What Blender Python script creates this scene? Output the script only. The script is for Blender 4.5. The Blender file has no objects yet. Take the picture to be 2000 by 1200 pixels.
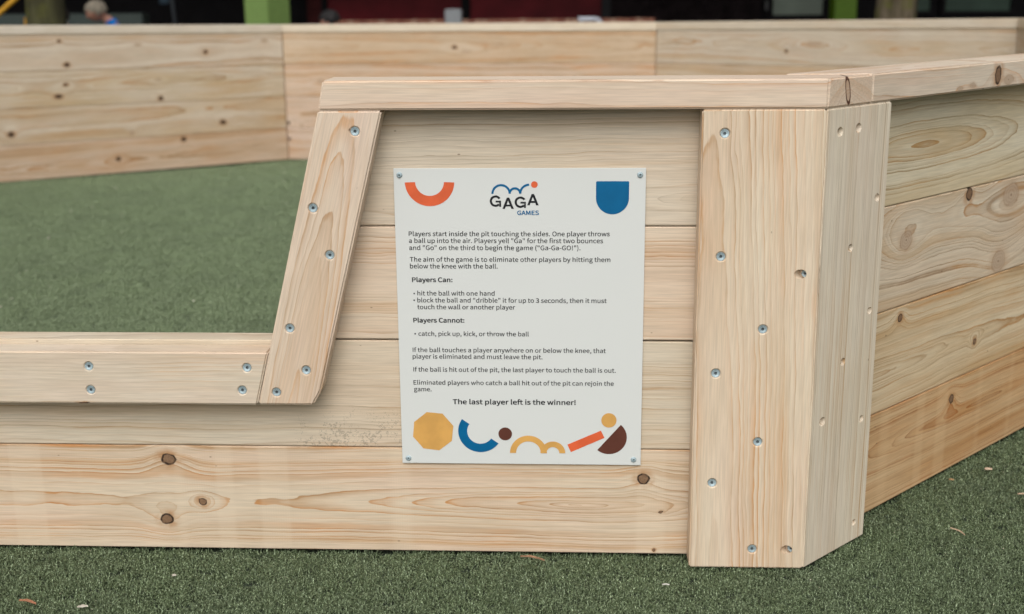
import bpy, bmesh, math, random, os
from mathutils import Vector, Matrix

random.seed(7)
SC = bpy.context.scene
COL = SC.collection

# ------------------------------------------------------------------ camera
camd = bpy.data.cameras.new('camera')
cam = bpy.data.objects.new('camera', camd)
COL.objects.link(cam)
F = Vector((-0.04644486, 0.96816533, -0.24596499))
R = Vector((0.99891369, 0.04594714, -0.00776522))
U = Vector((-0.00378337, 0.24605845, 0.96924761))
m = Matrix.Identity(4)
for i in range(3):
    m[i][0], m[i][1], m[i][2] = R[i], U[i], -F[i]
m.translation = Vector((-0.38939, -1.94960, 0.92953))
cam.matrix_world = m
camd.sensor_width = 36.0
camd.sensor_fit = 'HORIZONTAL'
camd.lens = 36.0 * 2413.8 / 2000.0
camd.clip_start = 0.05
camd.clip_end = 600.0
camd.dof.use_dof = True
camd.dof.focus_distance = 2.0
camd.dof.aperture_fstop = 3.9
camd.dof.aperture_blades = 7
SC.camera = cam

# ------------------------------------------------------------------ light
SUN_EL, SUN_AZ = math.radians(49), math.radians(184)      # azimuth clockwise from +Y
world = bpy.data.worlds.new('World')
SC.world = world
world.use_nodes = True
wn, wl = world.node_tree.nodes, world.node_tree.links
wn.clear()
sky = wn.new('ShaderNodeTexSky')
sky.sky_type = 'NISHITA'
sky.sun_disc = False
sky.sun_elevation = SUN_EL
sky.sun_rotation = SUN_AZ
sky.air_density = 1.0
sky.dust_density = 6.0
sky.ozone_density = 1.0
hs = wn.new('ShaderNodeHueSaturation')
hs.inputs['Saturation'].default_value = 0.08
bg = wn.new('ShaderNodeBackground')
bg.inputs['Strength'].default_value = 0.15
wo = wn.new('ShaderNodeOutputWorld')
wl.new(sky.outputs[0], hs.inputs['Color'])
wl.new(hs.outputs[0], bg.inputs['Color'])
wl.new(bg.outputs[0], wo.inputs['Surface'])

sund = bpy.data.lights.new('sun', 'SUN')
sund.energy = 0.9
sund.angle = math.radians(75)
sund.color = (1.0, 0.96, 0.90)
sun = bpy.data.objects.new('sun', sund)
COL.objects.link(sun)
sdir = Vector((math.sin(SUN_AZ) * math.cos(SUN_EL), math.cos(SUN_AZ) * math.cos(SUN_EL), math.sin(SUN_EL)))
sun.rotation_euler = sdir.to_track_quat('Z', 'Y').to_euler()

SC.view_settings.view_transform = 'Standard'
SC.view_settings.look = 'None'
SC.view_settings.gamma = 1.0
SC.view_settings.use_curve_mapping = False
SC.view_settings.exposure = -0.11

# ------------------------------------------------------------------ node helpers
class NT:
    def __init__(s, name):
        s.mat = bpy.data.materials.new(name)
        s.mat.use_nodes = True
        s.t = s.mat.node_tree
        s.n, s.l = s.t.nodes, s.t.links
        s.n.clear()
        s.out = s.n.new('ShaderNodeOutputMaterial')
        s.p = s.n.new('ShaderNodeBsdfPrincipled')
        s.l.new(s.p.outputs[0], s.out.inputs[0])
        s._tc = None
    def put(s, sock, v):
        if isinstance(v, bpy.types.NodeSocket):
            s.l.new(v, sock)
        elif v is not None:
            sock.default_value = v
    def m(s, op, a, b=None, c=None, clamp=False):
        n = s.n.new('ShaderNodeMath'); n.operation = op; n.use_clamp = clamp
        s.put(n.inputs[0], a); s.put(n.inputs[1], b); s.put(n.inputs[2], c)
        return n.outputs[0]
    def v(s, op, a, b=None):
        n = s.n.new('ShaderNodeVectorMath'); n.operation = op
        s.put(n.inputs[0], a); s.put(n.inputs[1], b)
        return n.outputs['Value'] if op in ('LENGTH', 'DOT_PRODUCT') else n.outputs[0]
    def obj(s):
        if s._tc is None:
            s._tc = s.n.new('ShaderNodeTexCoord').outputs['Object']
        return s._tc
    def noise(s, vec, scale=1.0, detail=2.0, rough=0.5, col=False, dist=0.0):
        n = s.n.new('ShaderNodeTexNoise')
        s.put(n.inputs['Vector'], vec)
        n.inputs['Scale'].default_value = scale; n.inputs['Detail'].default_value = detail
        n.inputs['Roughness'].default_value = rough; n.inputs['Distortion'].default_value = dist
        return n.outputs['Color'] if col else n.outputs['Fac']
    def noise1(s, w, detail=1.0, scale=1.0):
        n = s.n.new('ShaderNodeTexNoise'); n.noise_dimensions = '1D'
        s.put(n.inputs['W'], w); n.inputs['Scale'].default_value = scale; n.inputs['Detail'].default_value = detail
        return n.outputs['Fac']
    def smooth(s, x, a, b, lo=0.0, hi=1.0):
        n = s.n.new('ShaderNodeMapRange'); n.interpolation_type = 'SMOOTHSTEP'
        s.put(n.inputs['Value'], x)
        n.inputs['From Min'].default_value = a; n.inputs['From Max'].default_value = b
        n.inputs['To Min'].default_value = lo; n.inputs['To Max'].default_value = hi
        return n.outputs[0]
    def mix(s, f, a, b, mode='MIX'):
        n = s.n.new('ShaderNodeMix'); n.data_type = 'RGBA'; n.blend_type = mode
        s.put(n.inputs[0], f)
        for k, x in ((6, a), (7, b)):
            if isinstance(x, tuple): x = (*x[:3], 1.0)
            s.put(n.inputs[k], x)
        return n.outputs[2]
    def sep(s, vec):
        n = s.n.new('ShaderNodeSeparateXYZ'); s.put(n.inputs[0], vec); return n.outputs
    def bump(s, h, strength=0.3, dist=0.001):
        n = s.n.new('ShaderNodeBump'); n.inputs['Strength'].default_value = strength
        n.inputs['Distance'].default_value = dist
        s.put(n.inputs['Height'], h); s.l.new(n.outputs[0], s.p.inputs['Normal'])
    def fin(s, col, rough=0.6, spec=0.3, metal=0.0):
        if isinstance(col, tuple): col = (*col[:3], 1.0)
        s.put(s.p.inputs['Base Color'], col); s.put(s.p.inputs['Roughness'], rough)
        s.p.inputs['Specular IOR Level'].default_value = spec
        s.p.inputs['Metallic'].default_value = metal
        return s.mat

CREAM = (0.66, 0.545, 0.415)
PINK = (0.64, 0.495, 0.375)
GREY = (0.57, 0.51, 0.41)
LATE = (0.345, 0.20, 0.10)
LATE_GREY = (0.33, 0.245, 0.165)
wood_no = [0]

def wood(base=CREAM, tint=PINK, late=LATE, spacing=0.0075, z0=0.0, zs=0.0, A=0.035, S=0.02, Q=0.0, xc=0.0,
         w1=0.03, w2=0.03, w3=0.0022, contrast=0.75, knots=(), smut=None, chatter=0.0, flecks=True, black_knots=False, band_k=1.0):
    """pine: rings round a wandering pith line below the face; local x = grain, y = depth, z = across"""
    wood_no[0] += 1
    sd = wood_no[0] * 3.71
    N = NT('pine_wood')
    P = N.obj()
    x, y, z = N.sep(P)[0:3]
    off = (sd, sd * 1.7, sd * 0.6)
    n1 = N.noise(N.v('ADD', N.v('MULTIPLY', P, (1.6, 1.5, 3.0)), off), 1.0, 3.0, 0.5, col=True)
    c1 = N.sep(n1)
    n2 = N.noise(N.v('ADD', N.v('MULTIPLY', P, (9.0, 12.0, 30.0)), off), 1.0, 3.0, 0.55)
    xx = N.m('SUBTRACT', x, xc)
    dy = N.m('ADD', N.m('MULTIPLY', xx, S), A)
    if Q: dy = N.m('ADD', dy, N.m('MULTIPLY', N.m('MULTIPLY', xx, xx), Q))
    dy = N.m('ADD', dy, N.m('MULTIPLY', N.m('SUBTRACT', c1[0], 0.5), w1 * 2))
    dy = N.m('SUBTRACT', dy, y)
    dz = N.m('SUBTRACT', N.m('SUBTRACT', z, z0), N.m('MULTIPLY', xx, zs))
    dz = N.m('ADD', dz, N.m('MULTIPLY', N.m('SUBTRACT', c1[1], 0.5), w2 * 2))
    r = N.m('SQRT', N.m('ADD', N.m('MULTIPLY', dy, dy), N.m('MULTIPLY', dz, dz)))
    r = N.m('ADD', r, N.m('MULTIPLY', N.m('SUBTRACT', n2, 0.5), w3 * 3.2))
    n4 = N.noise(N.v('ADD', N.v('MULTIPLY', P, (26.0, 40.0, 75.0)), off), 1.0, 2.0, 0.5)
    r = N.m('ADD', r, N.m('MULTIPLY', N.m('SUBTRACT', n4, 0.5), 0.0024))
    kd = ks = ko = None
    if knots:
        kw = N.v('MULTIPLY', N.v('SUBTRACT', N.noise(N.v('ADD', P, off), 60.0, 3.0, 0.6, col=True), (0.5, 0.5, 0.5)), (0.010, 0, 0.008))
        PK = N.v('ADD', P, kw)
        for k in knots:
            kx, kz, rx, rz, kind = k[:5]
            amp = (k[5] if len(k) > 5 else rz * 1.1) * 1.35
            d = N.v('LENGTH', N.v('MULTIPLY', N.v('SUBTRACT', PK, (kx, 0, kz)), (1 / rx, 0, 1 / rz)))
            g = N.m('EXPONENT', N.m('MULTIPLY', N.m('MULTIPLY', d, d), -0.085))
            r = N.m('SUBTRACT', r, N.m('MULTIPLY', g, amp))
            if kind == 'd': kd = d if kd is None else N.m('MINIMUM', kd, d)
            elif kind == 's': ks = d if ks is None else N.m('MINIMUM', ks, d)
            elif kind == 'o':
                q3 = N.sep(N.v('SUBTRACT', N.v('ADD', P, N.v('MULTIPLY', kw, (0.25, 0, 0.25))), (kx, 0, kz)))
                qx = N.m('DIVIDE', N.m('ADD', q3[0], N.m('MULTIPLY', q3[2], 0.14)), rx)
                qz = N.m('DIVIDE', q3[2], rz)
                ko = N.m('SQRT', N.m('ADD', N.m('MULTIPLY', qx, qx), N.m('MULTIPLY', qz, qz)))
    vv = N.m('DIVIDE', r, spacing)
    wv = N.m('MULTIPLY', N.noise1(N.m('ADD', N.m('MULTIPLY', vv, 0.21), sd), 0.0), 4.6)
    wv = N.m('ADD', wv, N.m('MULTIPLY', N.noise1(N.m('ADD', N.m('MULTIPLY', vv, 0.8), sd), 0.0), 1.0))
    vv = N.m('ADD', vv, wv)
    f = N.m('FRACT', vv)
    idn = N.m('FLOOR', vv)
    n3 = N.noise(N.v('ADD', N.v('MULTIPLY', P, (30.0, 40.0, 90.0)), off), 1.0, 2.0, 0.6)
    fall = N.smooth(f, 0.955, 1.0, 1.0, 0.0)
    soft = N.m('MULTIPLY', N.smooth(f, 0.10, 0.95), 0.42)
    crisp = N.m('MULTIPLY', N.smooth(f, 0.78, 0.94), N.smooth(n3, 0.30, 0.62, 0.25, 0.62))
    lw = N.m('MULTIPLY', N.m('ADD', soft, crisp), fall)
    st = N.smooth(N.noise1(N.m('ADD', N.m('MULTIPLY', idn, 0.63), sd * 2), 0.0), 0.30, 0.72, 0.25, 1.0)
    patch = N.smooth(N.noise(N.v('ADD', N.v('MULTIPLY', P, (3.2, 3.0, 9.0)), off), 1.0, 2.0), 0.25, 0.75, 0.4, 1.1)
    lwf = N.m('MULTIPLY', N.m('MULTIPLY', lw, N.m('MULTIPLY', st, patch)), contrast * 2.15, clamp=True)
    big = N.noise(N.v('ADD', N.v('MULTIPLY', P, (1.8, 2.0, 11.0)), (sd * 2, 1.0, sd)), 1.0, 3.0)
    col = N.mix(N.smooth(big, 0.35, 0.68), base, tint)
    # wide soft warm bands that follow the rings
    band = N.smooth(N.noise1(N.m('ADD', N.m('MULTIPLY', vv, 0.21), sd), 1.0), 0.45, 0.66)
    band = N.m('MULTIPLY', band, N.smooth(N.noise(N.v('ADD', N.v('MULTIPLY', P, (2.6, 2.0, 6.0)), (1.0, sd, 2.0)), 1.0, 2.0), 0.36, 0.62, 0.25, 1.25))
    col = N.mix(N.m('MULTIPLY', band, (0.50 * contrast + 0.08) * band_k, clamp=True), col, tuple(0.76 * c1_ for c1_ in (tint[0] * 1.08, tint[1] * 0.88, tint[2] * 0.64)))
    lateo = tuple(c * k for c, k in zip(late, (1.22, 0.98, 0.72)))
    col = N.mix(lwf, col, N.mix(N.smooth(N.noise(N.v('ADD', N.v('MULTIPLY', P, (4.0, 3.0, 16.0)), (sd, 5.0, sd)), 1.0, 2.0), 0.42, 0.60), late, lateo))
    cl = N.noise(N.v('ADD', N.v('MULTIPLY', P, (5.0, 6.0, 17.0)), (sd, sd, 3.0)), 1.0, 4.0, 0.62)
    cw = N.noise(N.v('ADD', N.v('MULTIPLY', P, (2.2, 2.0, 7.0)), (7.0, sd, 3.0)), 1.0, 2.0)
    col = N.mix(N.smooth(cl, 0.38, 0.72, 0.0, 0.34), col, tuple(c * k for c, k in zip(base, (0.80, 0.73, 0.64))))
    col = N.mix(N.smooth(cw, 0.50, 0.75, 0.0, 0.28), col, tuple(min(0.8, c * k) for c, k in zip(base, (1.08, 1.10, 1.12))))
    # fibre
    fib = N.noise(N.v('MULTIPLY', P, (14.0, 260.0, 420.0)), 1.0, 2.0, 0.6)
    fs = N.smooth(fib, 0.25, 0.75, 0.885, 1.07)
    vs = N.n.new('ShaderNodeCombineXYZ')
    for i in range(3): N.l.new(fs, vs.inputs[i])
    col = N.mix(1.0, col, vs.outputs[0], 'MULTIPLY')
    if chatter:
        ch = N.noise1(N.m('MULTIPLY', x, 14.0), 0.0)
        chm = N.m('MULTIPLY', N.smooth(ch, 0.55, 0.66), chatter)
        col = N.mix(chm, col, tuple(min(1, c * 1.12) for c in base))
        ch2 = N.m('MULTIPLY', N.m('ADD', N.m('SINE', N.m('MULTIPLY', x, 1500.0)), 1.0), N.smooth(N.noise(P, 9.0, 1.0), 0.52, 0.62, 0.0, 0.03))
        col = N.mix(ch2, col, tuple(c * 0.6 for c in base))
    if flecks:
        fl = N.n.new('ShaderNodeTexVoronoi'); fl.feature = 'F1'
        N.put(fl.inputs['Vector'], N.v('MULTIPLY', N.v('ADD', P, off), (22.0, 30.0, 45.0)))
        fl.inputs['Scale'].default_value = 1.0
        fm = N.m('MULTIPLY', N.smooth(fl.outputs['Distance'], 0.035, 0.07, 1.0, 0.0),
                 N.smooth(N.noise(P, 11.0, 1.0), 0.60, 0.66))
        col = N.mix(N.m('MULTIPLY', fm, 0.7), col, (0.13, 0.075, 0.04))
    if smut:
        sx0, sx1, sz0, sz1 = smut
        area = N.m('MULTIPLY', N.m('MULTIPLY', N.smooth(x, sx0, sx0 + 0.14), N.smooth(x, sx1 - 0.10, sx1, 1.0, 0.0)),
                   N.smooth(z, sz0, sz1, 1.0, 0.0))
        area = N.m('MULTIPLY', area, N.smooth(N.noise(P, 26.0, 3.0, 0.6), 0.35, 0.62, 0.15, 1.0))
        vo = N.n.new('ShaderNodeTexVoronoi'); N.put(vo.inputs['Vector'], N.v('MULTIPLY', P, (430.0, 60.0, 480.0))); vo.inputs['Scale'].default_value = 1.0
        rr_ = N.m('MULTIPLY', area, N.smooth(N.noise(P, 190.0, 1.0), 0.32, 0.66, 0.10, 0.80))
        sm = N.m('LESS_THAN', vo.outputs['Distance'], rr_)
        col = N.mix(N.m('MULTIPLY', sm, 0.38), col, (0.10, 0.085, 0.07))
    hgt = N.m('ADD', N.m('MULTIPLY', lw, -0.25), N.m('MULTIPLY', fib, 0.35))
    if ks is not None:
        halo = N.m('MULTIPLY', N.smooth(ks, 0.9, 1.9, 1.0, 0.0), 0.35)
        col = N.mix(halo, col, (0.42, 0.26, 0.15))
        rr = N.m('ADD', N.m('MULTIPLY', N.m('SINE', N.m('MULTIPLY', ks, 21.0)), 0.5), 0.5)
        kc = N.mix(N.m('MULTIPLY', rr, 0.55), (0.46, 0.345, 0.25), (0.33, 0.225, 0.155))
        kc = N.mix(N.m('MULTIPLY', N.smooth(ks, 0.80, 0.97), N.smooth(N.noise(P, 45.0, 1.0), 0.40, 0.60, 0.2, 0.9)), kc, (0.24, 0.12, 0.06))
        kc = N.mix(N.smooth(ks, 0.03, 0.16, 1.0, 0.0), kc, (0.16, 0.09, 0.05))
        col = N.mix(N.smooth(ks, 0.80, 1.18, 0.72, 0.0), col, kc)
    if kd is not None:
        halo = N.m('MULTIPLY', N.m('MULTIPLY', N.smooth(kd, 0.95, 2.5, 1.0, 0.0), N.smooth(N.noise(P, 60.0, 2.0), 0.35, 0.6, 0.25, 1.0)), 0.75)
        col = N.mix(halo, col, (0.40, 0.20, 0.085))
        kn = N.noise(P, 240.0, 2.0)
        kc = N.mix(kn, (0.30, 0.185, 0.11), (0.11, 0.055, 0.03))
        kc = N.mix(N.m('MULTIPLY', N.smooth(kd, 0.70, 0.86), N.smooth(N.noise(P, 130.0, 1.0), 0.33, 0.55, 0.35, 1.0)), kc, (0.03, 0.016, 0.010))
        col = N.mix(N.smooth(kd, 0.98, 1.16, 1.0, 0.0), col, kc)
        hgt = N.m('SUBTRACT', hgt, N.m('MULTIPLY', N.m('MULTIPLY', N.smooth(kd, 0.7, 0.85), N.smooth(kd, 1.0, 1.12, 1.0, 0.0)), 1.2))
    if ko is not None:
        col = N.mix(N.m('MULTIPLY', N.smooth(ko, 1.05, 1.2, 1.0, 0.0), 0.5), col, (0.36, 0.22, 0.14))
        col = N.mix(N.m('MULTIPLY', N.smooth(ko, 0.72, 0.85), N.smooth(ko, 1.0, 1.2, 1.0, 0.0)), col, (0.085, 0.035, 0.02))
    if black_knots and kd is not None:
        col = N.mix(N.smooth(kd, 0.35, 1.0, 0.85, 0.0), col, (0.035, 0.018, 0.010))
    N.bump(hgt, 0.35, 0.0008)
    ro = N.m('SUBTRACT', 0.52, N.m('MULTIPLY', lwf, 0.08))
    hv = N.n.new('ShaderNodeHueSaturation'); hv.inputs['Saturation'].default_value = 1.02; hv.inputs['Hue'].default_value = 0.5015; hv.inputs['Value'].default_value = 1.06
    N.l.new(col, hv.inputs['Color'])
    return N.fin(hv.outputs[0], ro, 0.42)

def plain(name, col, rough=0.6, spec=0.3, metal=0.0, var=0.08, scale=30.0, bump=0.0):
    N = NT(name)
    n = N.noise(N.obj(), scale, 3.0)
    c = N.mix(N.smooth(n, 0.3, 0.7), tuple(k * (1 - var) for k in col), tuple(k * (1 + var) for k in col))
    if bump: N.bump(n, bump, 0.003)
    return N.fin(c, rough, spec, metal)

# ------------------------------------------------------------------ object helpers
def setp(o, label=None, cat=None, group=None, kind=None):
    if label: o['label'] = label
    if cat: o['category'] = cat
    if group: o['group'] = group
    if kind: o['kind'] = kind
    return o

def empty(name, loc, rz=0.0):
    o = bpy.data.objects.new(name, None); COL.objects.link(o)
    o.location = loc; o.rotation_euler = (0, 0, rz); o.empty_display_size = 0.1
    return o

def link(name, me, parent=None, mw=None, mat=None):
    o = bpy.data.objects.new(name, me); COL.objects.link(o)
    if mat and not me.materials: me.materials.append(mat)
    mw = mw or Matrix.Identity(4)
    if parent is not None:
        o.parent = parent
        o.matrix_parent_inverse = Matrix.Identity(4)
        o.matrix_basis = WM[parent.name].inverted() @ mw
    else:
        o.matrix_basis = mw
    WM[o.name] = mw.copy()
    return o
WM = {}

def reg(o):
    WM[o.name] = Matrix.LocRotScale(o.location, o.rotation_euler, o.scale)
    return o

def loft_bm(la, lb):
    bm = bmesh.new()
    va = [bm.verts.new(p) for p in la]; vb = [bm.verts.new(p) for p in lb]
    n = len(la)
    bm.faces.new(va[::-1]); bm.faces.new(vb)
    for i in range(n):
        bm.faces.new((va[i], va[(i + 1) % n], vb[(i + 1) % n], vb[i]))
    bmesh.ops.recalc_face_normals(bm, faces=bm.faces)
    return bm

def box_bm(x0, x1, y0, y1, z0, z1, bev=0.0):
    bm = loft_bm([(x0, y0, z0), (x1, y0, z0), (x1, y1, z0), (x0, y1, z0)],
                 [(x0, y0, z1), (x1, y0, z1), (x1, y1, z1), (x0, y1, z1)])
    if bev: bmesh.ops.bevel(bm, geom=bm.edges[:], offset=bev, segments=2, affect='EDGES', clamp_overlap=True)
    return bm

def to_mesh(bm, name, mat=None, smooth=False):
    me = bpy.data.meshes.new(name); bm.to_mesh(me); bm.free()
    if mat: me.materials.append(mat)
    if smooth:
        for p in me.polygons: p.use_smooth = True
    return me

def cyl_bm(bm, p0, p1, r0, r1=None, n=16, cap=True):
    r1 = r0 if r1 is None else r1
    p0, p1 = Vector(p0), Vector(p1)
    d = (p1 - p0).normalized()
    a = d.orthogonal().normalized(); b = d.cross(a)
    A = [bm.verts.new(p0 + (a * math.cos(t) + b * math.sin(t)) * r0) for t in [2 * math.pi * i / n for i in range(n)]]
    B = [bm.verts.new(p1 + (a * math.cos(t) + b * math.sin(t)) * r1) for t in [2 * math.pi * i / n for i in range(n)]]
    for i in range(n): bm.faces.new((A[i], A[(i + 1) % n], B[(i + 1) % n], B[i]))
    if cap: bm.faces.new(A[::-1]); bm.faces.new(B)

def frame(origin, xd, yd):
    xd = Vector(xd).normalized(); yd = Vector(yd).normalized(); zd = xd.cross(yd)
    M = Matrix.Identity(4)
    for i in range(3): M[i][0], M[i][1], M[i][2] = xd[i], yd[i], zd[i]
    M.translation = Vector(origin)
    return M

def g(x, y):                                # the yard falls a few centimetres behind the pit
    t = min(1.0, max(0.0, (y - 3.9) / 1.6))
    return -0.043 * t * t * (3 - 2 * t)

# screw mesh: countersunk zinc head with a hex socket, facing -y, head rim at y = 0
def screw_mesh(r, mat, dark, pan=False):
    bm = bmesh.new()
    n = 24
    prof = [(1.0, 0.0012), (0.97, 0.0), (0.80, 0.0002), (0.52, 0.0008), (0.46, 0.0008)]
    if pan: prof = [(1.0, 0.0), (0.93, -0.0009), (0.7, -0.0019), (0.45, -0.0022), (0.40, -0.0022)]
    rings = []
    for k, (rr, yy) in enumerate(prof):
        rings.append([bm.verts.new((math.cos(2 * math.pi * i / n) * r * rr, yy, math.sin(2 * math.pi * i / n) * r * rr)) for i in range(n)])
    hexr = prof[-1][0] * 0.93
    def hx(t):
        a = (t + math.pi / 6) % (math.pi / 3) - math.pi / 6
        return hexr * 0.8 / math.cos(a)
    y0 = prof[-1][1]
    rings.append([bm.verts.new((math.cos(2 * math.pi * i / n) * r * hx(2 * math.pi * i / n), y0 + 0.0001, math.sin(2 * math.pi * i / n) * r * hx(2 * math.pi * i / n))) for i in range(n)])
    rings.append([bm.verts.new((math.cos(2 * math.pi * i / n) * r * hx(2 * math.pi * i / n) * 0.9, y0 + 0.0022, math.sin(2 * math.pi * i / n) * r * hx(2 * math.pi * i / n) * 0.9)) for i in range(n)])
    for a, b in zip(rings, rings[1:]):
        for i in range(n): bm.faces.new((a[i], a[(i + 1) % n], b[(i + 1) % n], b[i]))
    fc = bm.faces.new(rings[-1]); fc.material_index = 1
    for f in bm.faces:
        if all(v.co.y > y0 + 0.00005 and abs(v.co.x) < r * 0.47 for v in f.verts) and f is not fc and not pan: f.material_index = 1
    if pan:
        bot = [bm.verts.new((v.co.x, 0.002, v.co.z)) for v in rings[0]]
        for i in range(n): bm.faces.new((bot[i], bot[(i + 1) % n], rings[0][(i + 1) % n], rings[0][i]))
    bmesh.ops.recalc_face_normals(bm, faces=bm.faces)
    me = to_mesh(bm, 'screw'); me.materials.append(mat); me.materials.append(dark)
    return me

ZINC = plain('zinc_steel', (0.40, 0.50, 0.535), 0.5, 0.5, 0.35, 0.15, 400.0)
DARK = plain('dark_socket', (0.13, 0.15, 0.16), 0.5, 0.3, 0.3)
SCREW = screw_mesh(0.0069, ZINC, DARK)
PANSCREW = screw_mesh(0.0048, ZINC, DARK, pan=True)

def board(name, la, lb, M, mat, parent, bevel=0.0015, screws=(), angled=(), label=None):
    """la / lb: two matching loops in world space; M: the board's own frame (x grain, y inward, z across).
    screws: (wall x, wall z) world positions given as 3D points on the face"""
    Mi = M.inverted()
    bm = loft_bm([Mi @ Vector(p) for p in la], [Mi @ Vector(p) for p in lb])
    bmesh.ops.bevel(bm, geom=bm.edges[:], offset=bevel, segments=3, affect='EDGES', clamp_overlap=True)
    me = to_mesh(bm, name)
    if screws or angled:
        tmp = bpy.data.objects.new('tmp', me); COL.objects.link(tmp)
        cb = bmesh.new()
        for p in screws:
            q = Mi @ Vector(p)
            rings_ = []
            for yy_, rr_ in ((-0.0012, 0.0104), (0.0016, 0.0072), (0.0070, 0.0072)):
                rings_.append([cb.verts.new((q.x + rr_ * math.cos(math.pi * i_ / 12), q.y + yy_, q.z + rr_ * math.sin(math.pi * i_ / 12))) for i_ in range(24)])
            for ra_, rb_ in zip(rings_, rings_[1:]):
                for i_ in range(24): cb.faces.new((ra_[i_], ra_[(i_ + 1) % 24], rb_[(i_ + 1) % 24], rb_[i_]))
            cb.faces.new(rings_[0][::-1]); cb.faces.new(rings_[-1])
        for p, tilt, rr in angled:
            q = Mi @ Vector(p); t = Vector(tilt).normalized()
            cyl_bm(cb, q - t * 0.012, q + t * 0.013, rr, rr, 20)
        bmesh.ops.recalc_face_normals(cb, faces=cb.faces)
        cm = to_mesh(cb, 'cut'); cut = bpy.data.objects.new('cut', cm); COL.objects.link(cut)
        md = tmp.modifiers.new('b', 'BOOLEAN'); md.operation = 'DIFFERENCE'; md.solver = 'EXACT'; md.object = cut
        md.use_self = False
        bpy.context.view_layer.update()
        dg = bpy.context.evaluated_depsgraph_get()
        me2 = bpy.data.meshes.new_from_object(tmp.evaluated_get(dg))
        bpy.data.objects.remove(tmp); bpy.data.objects.remove(cut)
        me = me2
    me.materials.clear(); me.materials.append(mat)
    o = link(name, me, parent, M)
    if label: o['label'] = label
    for p in screws:
        q = Mi @ Vector(p)
        s = link('screw', SCREW, o, M @ Matrix.Translation((q.x, q.y + 0.0010 + random.random() * 0.0008, q.z)) @ Matrix.Rotation(random.uniform(-0.07, 0.07), 4, 'X') @ Matrix.Rotation(random.uniform(-0.07, 0.07), 4, 'Z') @ Matrix.Rotation(random.random(), 4, 'Y'))
    return o

# ------------------------------------------------------------------ pit plan
T = 0.045
ANG = 0.8095
PH = 0.1893                                 # plank height
ZC = 0.757                                  # underside of the cap rail
CH = 0.045
P0 = [Vector((0, -T)), Vector((1.62, -T + 1.62 * math.tan(ANG))), None, None, None, None, Vector((-3.95, 1.60)), Vector((-2.34, -T))]
inner = [Vector((1.66, 3.95)), Vector((0.11, 5.50)), Vector((-2.11, 5.52)), Vector((-3.75, 4.00))]

def isect(p, d, q, e):
    den = d.x * e.y - d.y * e.x
    t = ((q - p).x * e.y - (q - p).y * e.x) / den
    return p + d * t
def nrm(d): return Vector((-d.y, d.x))
# outer corners for the far walls: offset the inner corners outwards
def approx_out(c, ctr=Vector((-1.15, 2.75)), d=0.0975):
    v = (c - ctr).normalized(); return c + v * d
for k in range(4): P0[2 + k] = approx_out(inner[k])
# corner 7 to 0 is the front wall along +x

def offs(pts, d):
    n = len(pts); out = []
    for i in range(n):
        a, b, c = pts[i - 1], pts[i], pts[(i + 1) % n]
        d1 = (b - a).normalized(); d2 = (c - b).normalized()
        out.append(isect(b + nrm(d1) * d, d1, b + nrm(d2) * d, d2))
    return out
PO, PT, PI_ = P0, offs(P0, T), offs(P0, 2 * T)
PIo = offs(P0, 2 * T + 0.005)

def p3(p, z): return (p.x, p.y, z + g(p.x, p.y))

# ------------------------------------------------------------------ ground
def turf_base_mat():
    N = NT('turf_backing')
    n = N.noise(N.obj(), 1.2, 4.0); n2 = N.noise(N.obj(), 300.0, 2.0)
    c = N.mix(n, (0.020, 0.026, 0.018), (0.035, 0.042, 0.030))
    c = N.mix(N.m('MULTIPLY', N.smooth(n2, 0.45, 0.7), 0.6), c, (0.10, 0.135, 0.085))
    return N.fin(c, 0.9, 0.1)
BASE = turf_base_mat()
xs = [-220, -60, -18] + [-9 + 0.5 * i for i in range(37)] + [18, 60, 220]
ys = [-220, -60, -15, -5] + [-3 + 0.3 * i for i in range(41)] + [14, 22, 60, 220]
vs_, fs_ = [], []
for yy in ys:
    for xx in xs: vs_.append((xx, yy, -0.010 + g(xx, yy)))
nx = len(xs)
for j in range(len(ys) - 1):
    for i in range(nx - 1):
        a = j * nx + i; fs_.append((a, a + 1, a + nx + 1, a + nx))
me = bpy.data.meshes.new('ground'); me.from_pydata(vs_, [], fs_); me.materials.append(BASE)
for p in me.polygons: p.use_smooth = True
gr = link('ground', me); gr['kind'] = 'structure'

def blade_mat(name, c_dark, c_mid, c_light, sc_):
    N = NT(name)
    oi = N.n.new('ShaderNodeObjectInfo').outputs['Random']
    geo = N.n.new('ShaderNodeNewGeometry')
    wn_ = N.noise(geo.outputs['Position'], sc_, 2.0)
    big = N.noise(geo.outputs['Position'], 5.0, 3.0)
    c = N.mix(N.smooth(wn_, 0.32, 0.62), c_dark, c_mid)
    c = N.mix(N.m('MULTIPLY', N.smooth(wn_, 0.56, 0.66), 0.95), c, c_light)
    c = N.mix(N.m('MULTIPLY', oi, 0.35), c, tuple(k * 0.65 for k in c_mid))
    c = N.mix(N.smooth(big, 0.35, 0.7, 0.0, 0.15), c, (0.075, 0.085, 0.07))
    N.p.inputs['Sheen Weight'].default_value = 0.0
    return N.fin(c, 0.55, 0.35)
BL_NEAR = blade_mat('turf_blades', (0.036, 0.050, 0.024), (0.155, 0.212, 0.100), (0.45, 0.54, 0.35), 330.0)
BL_IN = blade_mat('turf_blades_inside', (0.195, 0.255, 0.135), (0.255, 0.325, 0.180), (0.37, 0.44, 0.28), 120.0)

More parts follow.
